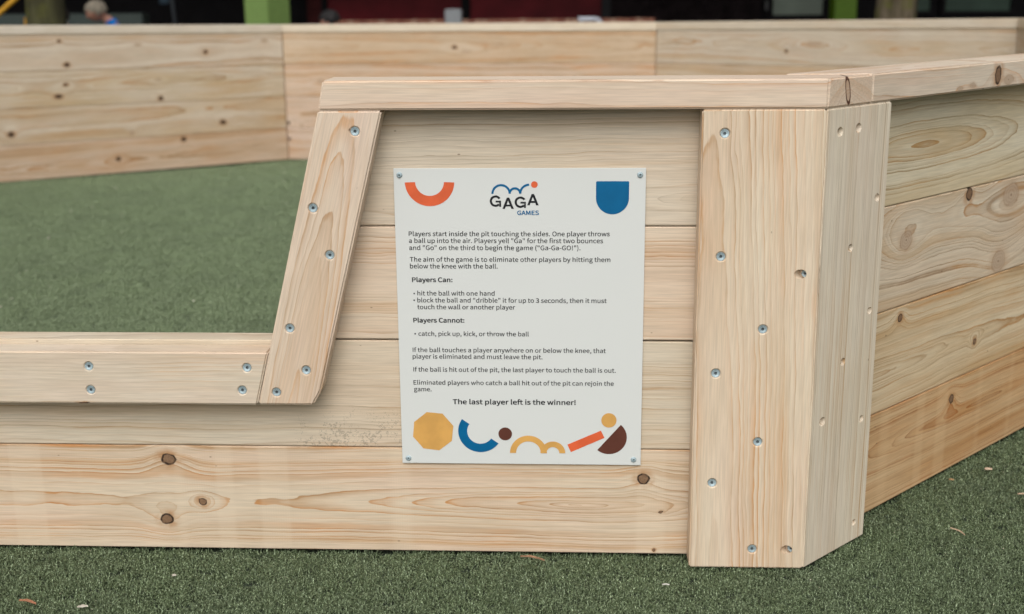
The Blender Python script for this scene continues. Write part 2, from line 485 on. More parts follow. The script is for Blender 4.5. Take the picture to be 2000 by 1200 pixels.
def tuft_mesh(nb, rad, h, w, seed, mat):
    rnd = random.Random(seed); V, Fc = [], []
    for _ in range(nb):
        a = rnd.random() * 6.283; rr = rad * math.sqrt(rnd.random())
        x, y = rr * math.cos(a), rr * math.sin(a)
        h_ = h * rnd.uniform(0.55, 1.15); d = rnd.random() * 6.283
        cur = rnd.uniform(0.4, 2.2); ln = Vector((math.cos(d), math.sin(d), 0))
        sd = Vector((-ln.y, ln.x, 0)) * w * rnd.uniform(0.35, 0.6)
        prev = None; p = Vector((x, y, 0)); ang = rnd.uniform(0.0, 0.5)
        for s in range(4):
            k = 1.0 - s * 0.2
            i = len(V); V += [tuple(p - sd * k), tuple(p + sd * k)]
            if prev is not None: Fc.append((prev, prev + 1, i + 1, i))
            prev = i
            p = p + (ln * math.sin(ang) + Vector((0, 0, 1)) * math.cos(ang)) * h_ / 3.0
            ang += cur * 0.7
    me = bpy.data.meshes.new('tuft'); me.from_pydata(V, [], Fc); me.materials.append(mat)
    return me

def scatter(name, emitter_me, tufts, density, seed, label, smin, smax):
    o = link(name, emitter_me); setp(o, label, 'turf', None, 'stuff')
    ng = bpy.data.node_groups.new('turf_scatter', 'GeometryNodeTree')
    ng.interface.new_socket('Geometry', in_out='INPUT', socket_type='NodeSocketGeometry')
    ng.interface.new_socket('Geometry', in_out='OUTPUT', socket_type='NodeSocketGeometry')
    nn, ll = ng.nodes, ng.links
    gi, go = nn.new('NodeGroupInput'), nn.new('NodeGroupOutput')
    dp = nn.new('GeometryNodeDistributePointsOnFaces'); dp.inputs['Density'].default_value = density
    dp.inputs['Seed'].default_value = seed
    ll.new(gi.outputs[0], dp.inputs['Mesh'])
    g2 = nn.new('GeometryNodeGeometryToInstance')
    for tme in tufts:
        to = bpy.data.objects.new('turf_tuft', tme)
        oi = nn.new('GeometryNodeObjectInfo'); oi.inputs['Object'].default_value = to
        oi.inputs['As Instance'].default_value = False
        ll.new(oi.outputs['Geometry'], g2.inputs[0])
        TUFT_KEEP.append(to)
    # several geometries joined as separate instances
    g2s = []
    nn.remove(g2)
    jn = nn.new('GeometryNodeJoinGeometry')
    for n_ in [q for q in nn if q.bl_idname == 'GeometryNodeObjectInfo']:
        gg = nn.new('GeometryNodeGeometryToInstance'); ll.new(n_.outputs['Geometry'], gg.inputs[0])
        ll.new(gg.outputs[0], jn.inputs[0])
    ip = nn.new('GeometryNodeInstanceOnPoints')
    ll.new(dp.outputs['Points'], ip.inputs['Points']); ll.new(jn.outputs[0], ip.inputs['Instance'])
    ip.inputs['Pick Instance'].default_value = True
    rv = nn.new('FunctionNodeRandomValue'); rv.data_type = 'FLOAT_VECTOR'
    rv.inputs[0].default_value = (-0.18, -0.18, 0); rv.inputs[1].default_value = (0.18, 0.18, 6.283)
    ll.new(rv.outputs[0], ip.inputs['Rotation'])
    rs = nn.new('FunctionNodeRandomValue'); rs.data_type = 'FLOAT'
    rs.inputs[2].default_value = smin; rs.inputs[3].default_value = smax; rs.inputs['Seed'].default_value = 5
    ll.new(rs.outputs[1], ip.inputs['Scale'])
    ll.new(ip.outputs[0], go.inputs[0])
    md = o.modifiers.new('scatter', 'NODES'); md.node_group = ng
    return o
TUFT_KEEP = []

def poly_mesh(pts, z, name, cuts=()):
    bm = bmesh.new(); bm.faces.new([bm.verts.new((p[0], p[1], 0)) for p in pts])
    for c in cuts:
        bmesh.ops.bisect_plane(bm, geom=bm.verts[:] + bm.edges[:] + bm.faces[:], plane_co=(0, c, 0), plane_no=(0, 1, 0))
    bmesh.ops.triangulate(bm, faces=bm.faces[:])
    for v in bm.verts: v.co.z = z + g(v.co.x, v.co.y)
    return to_mesh(bm, name)

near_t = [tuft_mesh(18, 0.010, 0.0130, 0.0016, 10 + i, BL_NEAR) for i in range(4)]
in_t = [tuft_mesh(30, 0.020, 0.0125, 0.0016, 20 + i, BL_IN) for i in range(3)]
near_poly = [(-1.75, -0.55), (1.7, -0.55), (2.3, 1.3), (PT[1].x - 0.005, PT[1].y), (PT[0].x, PT[0].y + 0.006), (-1.75, 0.006)]
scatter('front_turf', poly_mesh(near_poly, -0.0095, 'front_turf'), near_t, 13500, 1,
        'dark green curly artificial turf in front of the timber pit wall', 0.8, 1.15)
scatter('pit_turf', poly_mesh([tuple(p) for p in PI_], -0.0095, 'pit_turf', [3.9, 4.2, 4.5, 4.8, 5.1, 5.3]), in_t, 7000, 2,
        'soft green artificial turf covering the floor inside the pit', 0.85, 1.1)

# ------------------------------------------------------------------ the pit
pit = reg(empty('gaga_pit', (-1.15, 2.75, 0)))
setp(pit, 'large eight sided pale pine ball pit with thick capped walls and a stepped entrance', 'ball pit')

UP = Vector((0, 0, 1))
def wframe(k, z):
    a, b = PO[k - 1], PO[k]
    d = (b - a).normalized()
    org = PO[0] if k == 0 else a
    return frame((org.x, org.y, z), (d.x, d.y, 0), (-d.y, d.x, 0))

def wood_for(k, i, M):
    return None

# --- front wall planks (local x = world x, local z = height from the plank centre)
FW = {}
FW[0] = wood(base=(0.64, 0.53, 0.40), tint=(0.66, 0.51, 0.385), spacing=0.0068, z0=-0.006, A=0.076, S=0.0, Q=-0.062, xc=-1.08, w1=0.013, w2=0.009, w3=0.0020,
             contrast=0.95, chatter=0.22,
             knots=[(-1.0715, 0.0698, 0.0125, 0.0105, 'd', 0.013), (-1.0177, -0.0074, 0.0070, 0.0065, 'd', 0.011), (-1.0818, -0.0405, 0.0110, 0.0095, 'd', 0.014),
                    (-0.2647, 0.0422, 0.0095, 0.0092, 'd', 0.010), (-0.2335, -0.0167, 0.0040, 0.0026, 'd', 0.003), (-0.2441, -0.0870, 0.0026, 0.0026, 'd', 0.002)],
             late=(0.42, 0.245, 0.125))
FW[1] = wood(base=(0.61, 0.53, 0.415), tint=(0.63, 0.51, 0.385), spacing=0.0075, z0=-0.16, A=0.03, S=0.02, w1=0.02, w2=0.02, contrast=0.5, late=LATE_GREY,
             smut=(-0.93, -0.55, -0.085, 0.005))
FW[2] = wood(base=(0.66, 0.545, 0.42), tint=(0.65, 0.505, 0.385), spacing=0.0095, z0=0.13, A=0.02, S=0.03, w1=0.02, w2=0.02, contrast=0.55)
FW[3] = wood(base=(0.62, 0.54, 0.43), tint=(0.63, 0.525, 0.41), spacing=0.0065, z0=-0.05, A=0.03, S=0.05, xc=-0.4, w1=0.03, w2=0.02, contrast=0.5, late=LATE_GREY)

def slant(z): return -0.8992 + (z - 0.2785) * 0.2526 + 0.005
for i in range(4):
    zb, zt = PH * i + 0.0006, PH * (i + 1) - 0.0006
    if i == 1: zt = 0.3762
    M = wframe(0, PH * (i + 0.5))
    a7, b7 = PT[7], PI_[7]; a0, b0 = PT[0], PI_[0]
    if i == 2:                               # above the entrance: starts behind the slanted board
        zt = ZC - PH - 0.0008
    if i >= 2:
        la = [(slant(zb), 0, zb), (a0.x, 0, zb), (b0.x, T, zb), (slant(zb), T, zb)]
        lb = [(slant(zt), 0, zt), (a0.x, 0, zt), (b0.x, T, zt), (slant(zt), T, zt)]
    else:
        la = [(a7.x, 0, zb), (a0.x, 0, zb), (b0.x, T, zb), (b7.x, T, zb)]
        lb = [(q[0], q[1], zt) for q in la]
    dyo = (0.0, 0.0007, -0.0004, 0.0005)[i]
    la = [(q[0], q[1] + dyo, q[2]) for q in la]; lb = [(q[0], q[1] + dyo, q[2]) for q in lb]
    board('plank', la, lb, M, FW[i], pit, 0.0018,
          label=('bottom plank of the front wall with dark knots', 'lower front plank with specks of black grime', 'second front plank from the top', 'greyish top plank of the front wall')[i])

# --- right front wall planks: local x from the ridge corner, local z from centre
RW = {
    0: wood(base=(0.60, 0.42, 0.245), tint=(0.57, 0.345, 0.175), spacing=0.0075, z0=0.02, A=0.02, S=0.05, xc=0.25, w1=0.02, w2=0.012, contrast=1.1,
            knots=[(0.5717, 0.0546, 0.0085, 0.0085, 'd', 0.018)], late=(0.31, 0.135, 0.05), chatter=0.25),
    1: wood(base=(0.65, 0.535, 0.375), tint=(0.62, 0.475, 0.305), spacing=0.0085, z0=-0.02, A=0.03, S=0.05, w1=0.02, w2=0.02, contrast=0.95,
            knots=[(0.347, 0.072, 0.0075, 0.0070, 'd', 0.012), (0.6496, -0.0336, 0.006, 0.0065, 'd', 0.01)], late=(0.38, 0.235, 0.12)),
    2: wood(base=(0.65, 0.56, 0.435), tint=(0.64, 0.52, 0.39), spacing=0.0095, z0=0.05, A=0.055, S=-0.05, xc=0.9, w1=0.03, w2=0.02, contrast=0.8,
            knots=[(0.349, 0.0252, 0.021, 0.017, 's', 0.022), (0.5748, 0.082, 0.012, 0.013, 'd', 0.012), (0.7543, 0.061, 0.034, 0.024, 's', 0.02), (0.7242, -0.070, 0.030, 0.022, 's', 0.02)], late=(0.36, 0.245, 0.155)),
    3: wood(base=(0.65, 0.575, 0.43), tint=(0.62, 0.52, 0.355), spacing=0.0080, z0=0.0, A=0.075, S=-0.12, xc=0.15, w1=0.008, w2=0.012, contrast=1.0, late=(0.34, 0.235, 0.12)),
}
for i in range(4):
    zb, zt = PH * i + 0.0006, PH * (i + 1) - 0.0006
    M = wframe(1, PH * (i + 0.5))
    a, b, ai, bi = PT[0], PT[1], PI_[0], PI_[1]
    la = [p3(a, zb), p3(b, zb), p3(bi, zb), p3(ai, zb)]
    lb = [p3(a, zt), p3(b, zt), p3(bi, zt), p3(ai, zt)]
    board('plank', la, lb, M, RW[i], pit, 0.0018, label=('orange toned bottom plank right of the corner post', None, 'knotty plank right of the corner post', None)[i])

# --- the other walls
def seg_len(k): return (PO[k] - PO[k - 1]).length
LB, LBR = seg_len(4), seg_len(3)
o5 = 0.037
farbase = (0.54, 0.44, 0.34)
fark = {
    5: {3: [(1.34 + o5, 0.724 - .662, 0.010, 0.008, 'd'), (1.308 + o5, 0.600 - .662, 0.016, 0.011, 'd'), (0.904 + o5, 0.693 - .662, 0.020, 0.008, 's'), (0.503 + o5, 0.640 - .662, 0.012, 0.010, 'd'), (0.12 + o5, 0.03, 0.02, 0.012, 's')],
        2: [(1.325 + o5, 0.497 - .473, 0.012, 0.007, 'd'), (1.369 + o5, 0.437 - .473, 0.020, 0.010, 'd'), (0.794 + o5, 0.394 - .473, 0.014, 0.012, 'd'), (0.80 + o5, 0.499 - .473, 0.014, 0.008, 's')],
        1: [(1.637 + o5, 0.256 - .284, 0.016, 0.014, 'd'), (0.42 + o5, 0.235 - .284, 0.018, 0.012, 'd'), (0.98 + o5, 0.214 - .284, 0.012, 0.012, 's')],
        0: [(0.673 + o5, 0.158 - .095 - .002, 0.016, 0.012, 'd'), (1.07 + o5, 0.078 - .095, 0.014, 0.012, 'd')]},
    4: {3: [(LB - 1.03 - o5, 0.665 - .662, 0.014, 0.009, 'd'), (LB - 1.10 - o5, -0.02, 0.03, 0.008, 's')],
        2: [(LB - 0.22 - o5, 0.470 - .473, 0.018, 0.014, 's')],
        1: [(LB - 0.09 - o5, 0.2 - .284, 0.010, 0.012, 's')], 0: []},
    3: {3: [(LBR - 0.92 - o5, 0.641 - .662, 0.009, 0.009, 'd'), (LBR - 1.13, 0.02, 0.04, 0.01, 's')], 2: [], 1: [], 0: []},
}
cols_far = {
    5: [((0.64, 0.51, 0.40), (0.60, 0.44, 0.32)), ((0.63, 0.53, 0.42), (0.56, 0.42, 0.28)), ((0.64, 0.55, 0.44), (0.55, 0.43, 0.28)), ((0.64, 0.545, 0.44), (0.62, 0.51, 0.40))],
    4: [((0.60, 0.475, 0.385), (0.60, 0.455, 0.365)), ((0.60, 0.475, 0.385), (0.59, 0.45, 0.355)), ((0.59, 0.46, 0.36), (0.58, 0.435, 0.325)), ((0.57, 0.445, 0.325), (0.50, 0.365, 0.245))],
    3: [((0.60, 0.51, 0.41), (0.58, 0.49, 0.39))] * 2 + [((0.58, 0.45, 0.32), (0.58, 0.47, 0.36)), ((0.61, 0.53, 0.43), (0.60, 0.515, 0.42))],
}
for k in (2, 3, 4, 5, 6, 7):
    for i in range(4):
        zb, zt = PH * i + 0.0006, PH * (i + 1) - 0.0006
        a, b, ai, bi = PT[k - 1], PT[k], PI_[k - 1], PI_[k]
        M = wframe(k, PH * (i + 0.5) + (g(a.x, a.y) + g(b.x, b.y)) / 2)
        cb, ct = cols_far.get(k, {i: (farbase, farbase)} if False else [(farbase, (0.50, 0.38, 0.27))] * 4)[i]
        mt = wood(base=cb, tint=ct, spacing=random.uniform(0.008, 0.013), z0=random.uniform(-0.06, 0.06), A=random.uniform(0.015, 0.04),
                  S=random.uniform(-0.03, 0.03), xc=1.0, w1=0.025, w2=0.02, contrast=0.9 if k in (3, 4, 5) else 0.6, late=(0.36, 0.215, 0.11),
                  knots=fark.get(k, {}).get(i, []), flecks=False, black_knots=True)
        gp = (b - a).normalized() * 0.0022
        la = [p3(a + gp, zb), p3(b - gp, zb), p3(bi - gp, zb), p3(ai + gp, zb)]
        lb = [p3(a + gp, zt), p3(b - gp, zt), p3(bi - gp, zt), p3(ai + gp, zt)]
        board('plank', la, lb, M, mt, pit, 0.0024)

# --- corner posts: two boards mitred to a vertical ridge, on the outside
def vframe(k, c, z=0.0):                     # grain up, y inward, for the wall k
    a, b = PO[k - 1], PO[k]; d = (b - a).normalized()
    return frame((c.x, c.y, z), (0, 0, 1), (-d.y, d.x, 0))
POST_A = wood(base=(0.67, 0.565, 0.43), tint=(0.66, 0.51, 0.385), spacing=0.0088, z0=0.158, zs=0.03, A=0.020, S=0.03, xc=0.3, w1=0.034, w2=0.016, w3=0.0030, contrast=0.78, late=(0.46, 0.29, 0.17))
POST_B = wood(base=(0.71, 0.63, 0.505), tint=(0.67, 0.58, 0.47), band_k=0.3, spacing=0.0062, z0=0.30, A=0.02, S=0.01, w1=0.008, w2=0.006, w3=0.0008, contrast=0.85, late=(0.40, 0.31, 0.22))
OTHER_POST = wood(base=CREAM, tint=PINK, spacing=0.008, z0=0.2, A=0.02, w1=0.01, w2=0.01, contrast=0.6)
PW = 0.1885
nR = Vector((-math.sin(ANG), math.cos(ANG))); dR = Vector((math.cos(ANG), math.sin(ANG)))
for k in range(8):
    c, ci = PO[k], PT[k]
    ka, kb = k, (k + 1) % 8
    da = (PO[ka] - PO[ka - 1]).normalized(); db = (PO[kb] - PO[kb - 1]).normalized()
    na, nb = nrm(da), nrm(db)
    zt = ZC - 0.0006
    gz = g(c.x, c.y)
    pa = [c - da * PW, c, ci, c - da * PW + na * (T - 0.0003)]
    pb = [c, c + db * PW, c + db * PW + nb * (T - 0.0003), ci]
    sa = sb = (); ang_a = ang_b = ()
    ma = mb = OTHER_POST
    if k == 0:
        ma, mb = POST_A, POST_B
        y = -T
        sa = [(-0.1535, y, 0.7200), (-0.1532, y, 0.5279), (-0.0832, y, 0.4104), (-0.1550, y, 0.3370), (-0.0836, y, 0.2211), (-0.1547, y, 0.1492), (-0.0851, y, 0.0327)]
        # board frame: x up, y inward, z = -wall direction
        ang_a = [((-0.0290, y, 0.5003), (0.0, 1.0, -0.75), 0.0078), ((-0.0290, y, 0.0325), (0.0, 1.0, -0.75), 0.0078)]
        hl = [(0.0377, 0.7189, 0.0078), (0.0905, 0.7210, 0.0078), (0.1602, 0.6027, 0.0068), (0.0879, 0.5291, 0.0068), (0.1593, 0.4125, 0.0066), (0.0855, 0.3393, 0.0068),
              (0.1556, 0.2233, 0.0066), (0.0337, 0.2484, 0.0080), (0.1526, 0.0333, 0.0062)]
        ang_b = [((c.x + db.x * t, c.y + db.y * t, z), (0.0, 1.0, 0.45), r_) for t, z, r_ in hl]
    oa = board('corner_post_board', [p3(q, 0.0) if False else (q.x, q.y, gz - 0.0015) for q in pa], [(q.x, q.y, gz + zt) for q in pa], vframe(ka, c), ma, pit, 0.0026, screws=sa, angled=ang_a,
               label='broad corner post board with sunken screws facing the viewer' if k == 0 else None)
    ob = board('corner_post_board', [(q.x, q.y, gz - 0.0015) for q in pb], [(q.x, q.y, gz + zt) for q in pb], vframe(kb, c), mb, pit, 0.0026, angled=ang_b,
               label='greyer corner post board with slanting drill holes' if k == 0 else None)
    if k == 0:
        for (x_, z_) in ((-0.0215, 0.5003), (-0.0215, 0.0325)):
            Ms = WM[oa.name].copy(); Ms.translation = Vector((x_ + 0.0005, -T + 0.0052, z_))
            link('screw', SCREW, oa, Ms @ Matrix.Rotation(-0.6, 4, 'X') @ Matrix.Scale(0.86, 4))
        for (t, z) in ((0.0879, 0.5291), (0.0855, 0.3393)):
            q = c + db * (t - 0.002) + nb * 0.0055
            Ms = WM[ob.name].copy(); Ms.translation = Vector((q.x, q.y, z))
            link('screw', SCREW, ob, Ms @ Matrix.Rotation(0.4, 4, 'X') @ Matrix.Scale(0.72, 4))

# --- slanted end board of the front wall and the low rail
SL = wood(base=(0.66, 0.545, 0.43), tint=(0.64, 0.50, 0.40), spacing=0.0105, z0=-0.052, zs=0.02, A=0.020, S=0.075, xc=0.2, w1=0.008, w2=0.008, w3=0.0022, contrast=0.50, late=(0.44, 0.28, 0.165), flecks=True)
gd = Vector((0.1207, 0, 0.4778)).normalized()
Msl = frame((-0.8992, -T, 0.2785), gd, (0, 1, 0))
outl = [(-0.7785, 0.7564), (-0.8992, 0.2785), (-0.8080, 0.2785), (-0.7935, 0.3040), (-0.6790, 0.7564)]
y = -T
board('slanted_board', [(a, -T, b) for a, b in outl], [(a, -0.0004, b) for a, b in outl], Msl, SL, pit, 0.0032,
      screws=[(-0.7218, y, 0.7247), (-0.7929, y, 0.6047), (-0.7695, y, 0.5292), (-0.8398, y, 0.4085), (-0.8166, y, 0.3379), (-0.8675, y, 0.2999)],
      label='slanted end board beside the low entrance')
RL = wood(base=(0.63, 0.55, 0.44), tint=(0.64, 0.515, 0.41), spacing=0.011, z0=-0.22, A=0.03, S=0.02, w1=0.02, w2=0.035, w3=0.001, contrast=0.50, late=(0.47, 0.36, 0.26),
          knots=[(-1.19, -0.043, 0.009, 0.002, 'd', 0.003)])
xr = PO[7].x + PW + 0.001
zr0, zr1 = 0.2780, 0.3682
def sx(z): return -0.8992 + (z - 0.2785) * 0.2526 - 0.0012
board('entrance_rail', [(xr, -T, zr0), (sx(zr0), -T, zr0), (sx(zr0), -0.0004, zr0), (xr, -0.0004, zr0)],
      [(xr, -T, zr1), (sx(zr1), -T, zr1), (sx(zr1), -0.0004, zr1), (xr, -0.0004, zr1)], wframe(0, 0.323), RL, pit, 0.0030,
      screws=[(-1.1761, y, 0.3425), (-1.1764, y, 0.3020), (-0.9140, y, 0.3416), (-0.9240, y, 0.3030), (-1.72, y, 0.3425), (-1.72, y, 0.3020)],
      label='low rail across the step over entrance')

# --- cap rails
CF = wood(base=(0.67, 0.56, 0.44), tint=(0.65, 0.51, 0.405), spacing=0.010, z0=-0.045, A=0.05, S=0.0, w1=0.012, w2=0.016, w3=0.001, contrast=0.62, late=(0.48, 0.31, 0.21),
          knots=[(0.0365, 0.0015, 0.0044, 0.0205, 'o', 0.008)])
CRt = wood(base=(0.64, 0.54, 0.43), tint=(0.63, 0.51, 0.41), spacing=0.0065, z0=-0.03, A=0.03, S=0.02, w1=0.01, w2=0.02, w3=0.001, contrast=0.55, late=(0.47, 0.315, 0.21),
           knots=[(0.556, 0.000, 0.012, 0.016, 'd', 0.010), (0.60, -0.010, 0.020, 0.009, 's', 0.014), (0.46, -0.013, 0.012, 0.004, 's', 0.004), (0.415, -0.016, 0.010, 0.004, 's', 0.004)])
seam = 2 * T / math.sin(ANG)                 # the right rail is butted against the front rail
S1 = PO[0] + dR * seam
zb, zt = ZC, ZC + CH
xl0, xl1 = -0.7785, -0.7693
M = wframe(0, ZC + CH / 2)
board('cap_rail', [(xl0, -T, zb), (0, -T, zb), (S1.x, S1.y, zb), (xl0, T, zb)],
      [(xl1, -T, zt), (0, -T, zt), (S1.x, S1.y, zt), (xl1, T, zt)], M, CF, pit, 0.0028, label='thick front cap rail with sawn end grain at the corner')
# right rail: from the seam line to corner 1, cut along y = T
e = 0.0012
q0 = isect(PO[0] + nR * (2 * T + 0.012), dR, Vector((0, T + e)), Vector((1, 0)))
s1 = isect(PO[0], dR, Vector((0, T + e)), Vector((1, 0)))
i1 = isect(PO[0] + nR * (2 * T + 0.012), dR, PO[1], (PI_[1] - PO[1]))
pl = [s1, PO[1], i1, q0]
board('cap_rail', [p3(q, zb) for q in pl], [p3(q, zt + 0.0012) for q in pl], wframe(1, ZC + CH / 2), CRt, pit, 0.0028,
      label='right hand cap rail with a reddish knot')
for k in (2, 3, 4, 5, 6, 7):
    a, b, ai, bi = PO[k - 1], PO[k], PIo[k - 1], PIo[k]
    M = wframe(k, ZC + CH / 2 + (g(a.x, a.y) + g(b.x, b.y)) / 2)
    cc = {5: ((0.68, 0.61, 0.51), (0.66, 0.59, 0.50)), 4: ((0.68, 0.60, 0.49), (0.66, 0.57, 0.45)), 3: ((0.62, 0.53, 0.42), (0.62, 0.54, 0.44))}.get(k, (CREAM, PINK))
    mt = wood(base=cc[0], tint=cc[1], spacing=0.010, z0=-0.05, A=0.03, w1=0.01, w2=0.02, contrast=0.4, late=(0.42, 0.29, 0.18), flecks=False)
    pl = [a, b, bi, ai]
    board('cap_rail', [p3(q, zb) for q in pl], [p3(q, zt) for q in pl], M, mt, pit, 0.003)
# short return of the front cap on the far left corner post
cl = wood(base=CREAM, tint=PINK, spacing=0.01, z0=-0.05, A=0.03)
board('cap_rail', [(PO[7].x, -T, zb), (PO[7].x + PW + 0.002, -T, zb), (PO[7].x + PW + 0.002, T, zb), (PI_[7].x, T, zb)],
      [(PO[7].x, -T, zt), (PO[7].x + PW + 0.002, -T, zt), (PO[7].x + PW + 0.002, T, zt), (PI_[7].x, T, zt)], wframe(0, ZC + CH / 2), cl, pit, 0.003)
# two dark sunken nails at the far corner joint
NAIL = plain('rusty_nail', (0.03, 0.015, 0.012), 0.6, 0.3, 0.3)
for zz in (0.222, 0.125):
    bm = bmesh.new(); cyl_bm(bm, (0, 0, 0), (0, 0.004, 0), 0.0085, 0.0075, 12)
    k = 4; a, b = PO[3], PO[4]; d = (b - a).normalized()
    q = PI_[4] - d * 0.012
    link('nail', to_mesh(bm, 'nail', NAIL), pit, frame((q.x, q.y, zz + g(q.x, q.y)), (d.x, d.y, 0), (-d.y, d.x, 0)))

# ------------------------------------------------------------------ sign
SX, SZ = -0.6697, 0.6616
sgn = reg(empty('rules_sign', (SX, -0.0042, SZ)))
setp(sgn, 'white rules board with coloured geometric shapes screwed to the front planks', 'sign')
def sign_mat():
    N = NT('sign_white')
    n = N.noise(N.obj(), 7.0, 3.0)
    c = N.mix(n, (0.665, 0.68, 0.655), (0.69, 0.70, 0.675))
    sp = N.noise(N.obj(), 300.0, 1.0)
    c = N.mix(N.m('MULTIPLY', N.smooth(sp, 0.80, 0.84), 0.3), c, (0.3, 0.28, 0.24))
    return N.fin(c, 0.42, 0.35)
WHITE = sign_mat()
link('sign_plate', to_mesh(box_bm(0, 0.400, 0, 0.0032, -0.4985, 0, 0.0006), 'sign_plate', WHITE), sgn, Matrix.Translation((SX, -0.0042, SZ)))
INK = plain('black_ink', (0.012, 0.013, 0.016), 0.5)
NAVY = plain('blue_print', (0.0, 0.115, 0.27), 0.45)
DBLUE = plain('dark_blue_ink', (0.015, 0.06, 0.15), 0.5)
ORANGE = plain('orange_print', (0.70, 0.125, 0.045), 0.45)
YEL = plain('yellow_print', (0.66, 0.36, 0.10), 0.45)
BROWN = plain('brown_print', (0.115, 0.038, 0.025), 0.45)
def printed(name, polys, mat, layer=0, label=None):
    bm = bmesh.new()
    yy = -0.0003 - 0.0002 * layer
    for pl in polys:
        vs = [bm.verts.new((a / 1000, yy, b / 1000)) for a, b in pl]
        try: bm.faces.new(vs)
        except ValueError: pass
    for f in bm.faces:
        f.normal_update()
        if f.normal.y > 0: f.normal_flip()
    o = link(name, to_mesh(bm, name, mat), sgn, Matrix.Translation((SX, -0.0042, SZ)))
    if label: o['label'] = label
    return o
def arcband(cx, cz, R_, r_, a0, a1, n=40, rnd=0.0):
    out = []
    for i in range(n):
        t0 = math.radians(a0 + (a1 - a0) * i / n); t1 = math.radians(a0 + (a1 - a0) * (i + 1) / n)
        out.append([(cx + R_ * math.cos(t0), cz + R_ * math.sin(t0)), (cx + R_ * math.cos(t1), cz + R_ * math.sin(t1)),
                    (cx + r_ * math.cos(t1), cz + r_ * math.sin(t1)), (cx + r_ * math.cos(t0), cz + r_ * math.sin(t0))])
    return out
def disc(cx, cz, R_, a0=0, a1=360, n=48):
    return [[(cx + R_ * math.cos(math.radians(a0 + (a1 - a0) * i / n)), cz + R_ * math.sin(math.radians(a0 + (a1 - a0) * i / n))) for i in range(n + (a1 - a0 < 360))]]
printed('orange_arch', arcband(57.2, -21.0, 39.6, 23.0, 182, 358), ORANGE)
sh = [(323.0, -20.7), (372.5, -20.7), (373.8, -22.0), (373.8, -47.3)] + [(347.75 + 26.1 * math.cos(math.radians(t)), -47.3 - 26.3 * math.sin(math.radians(t))) for t in range(3, 178, 5)] + [(321.6, -47.3), (321.6, -22.0)]
printed('blue_shield', [sh], NAVY)
printed('yellow_octagon', [[(43.2, -407.5), (69.7, -410.0), (87.3, -431.5), (84.3, -458.1), (62.7, -475.1), (36.3, -472.0), (19.1, -451.0), (21.7, -425.3)]], YEL)
printed('blue_arch', arcband(132.3, -440.6, 37.0, 22.0, 145, 325), NAVY)
printed('brown_dot', disc(173.96, -444.9, 11.4), BROWN)
printed('yellow_double_arch', arcband(212.6, -478.6, 31.0, 20.7, 0, 180), YEL)
printed('yellow_double_arch', arcband(253.5, -478.3, 20.8, 10.8, 0, 180), YEL, 1)
printed('orange_bar', [[(277.7, -462.8), (333.4, -437.7), (339.4, -450.4), (283.6, -476.1)]], ORANGE)
printed('yellow_dot', disc(346.3, -419.6, 12.6), YEL)
printed('brown_half_disc', disc(346.9, -449.6, 29.5, -131, 49, 40), BROWN)
printed('logo_waves', arcband(171.1, -40.6, 15.5, 12.0, 0, 180) + arcband(215.7, -40.4, 15.9, 12.4, 90, 180, 20), NAVY)
printed('logo_waves', arcband(193.1, -40.4, 10.2, 6.7, 0, 180), NAVY, 1)
printed('logo_dot', disc(224.0, -26.0, 5.3), ORANGE)

FONT = None
try:
    for base in (bpy.utils.resource_path('LOCAL'), bpy.utils.resource_path('SYSTEM')):
        fp = os.path.join(base, 'datafiles', 'fonts', 'Noto Sans CJK Regular.woff2')
        if base and os.path.exists(fp):
            FONT = bpy.data.fonts.load(fp); break
except Exception: FONT = None

def text_bm(bm, s, x0, x1, zb, size, bold=0.0, layer=0, slope=0.0):
    cu = bpy.data.curves.new('t', 'FONT'); cu.body = s; cu.size = 1.0; fs_ = size / 1000.0
    if FONT: cu.font = FONT
    cu.resolution_u = 6
    cu.fill_mode = 'FRONT'
    o = bpy.data.objects.new('t', cu); COL.objects.link(o)
    bpy.context.view_layer.update()
    me = bpy.data.meshes.new_from_object(o.evaluated_get(bpy.context.evaluated_depsgraph_get()))
    bpy.data.objects.remove(o)
    xsv = [v.co.x for v in me.vertices]
    mn, mx = min(xsv), max(xsv); k = (x1 - x0) / 1000.0 / (mx - mn) if x1 else fs_
    for li, (ox, oz) in enumerate(((-1, -1), (1, 1), (-1, 1), (1, -1))):
        vs = []
        for v in me.vertices:
            X = x0 / 1000.0 + (v.co.x - mn) * k
            vs.append(bm.verts.new((X + ox * bold / 1000.0, -0.0003 - 0.00005 * li, zb / 1000.0 + v.co.y * fs_ + oz * bold * 0.7 / 1000.0)))
        for p in me.polygons:
            try:
                f = bm.faces.new([vs[i] for i in p.vertices])
                f.normal_update()
                if f.normal.y > 0: f.normal_flip()
            except ValueError: pass
    bpy.data.meshes.remove(me)
def bullet(bm, x, z):
    for pl in disc(x, z, 1.35, n=14):
        f = bm.faces.new([bm.verts.new((a / 1000, -0.0003, b / 1000)) for a, b in pl]); f.normal_update()
        if f.normal.y > 0: f.normal_flip()
CAPR = 0.2567 if FONT else 0.686
SZT = 7.3 / CAPR
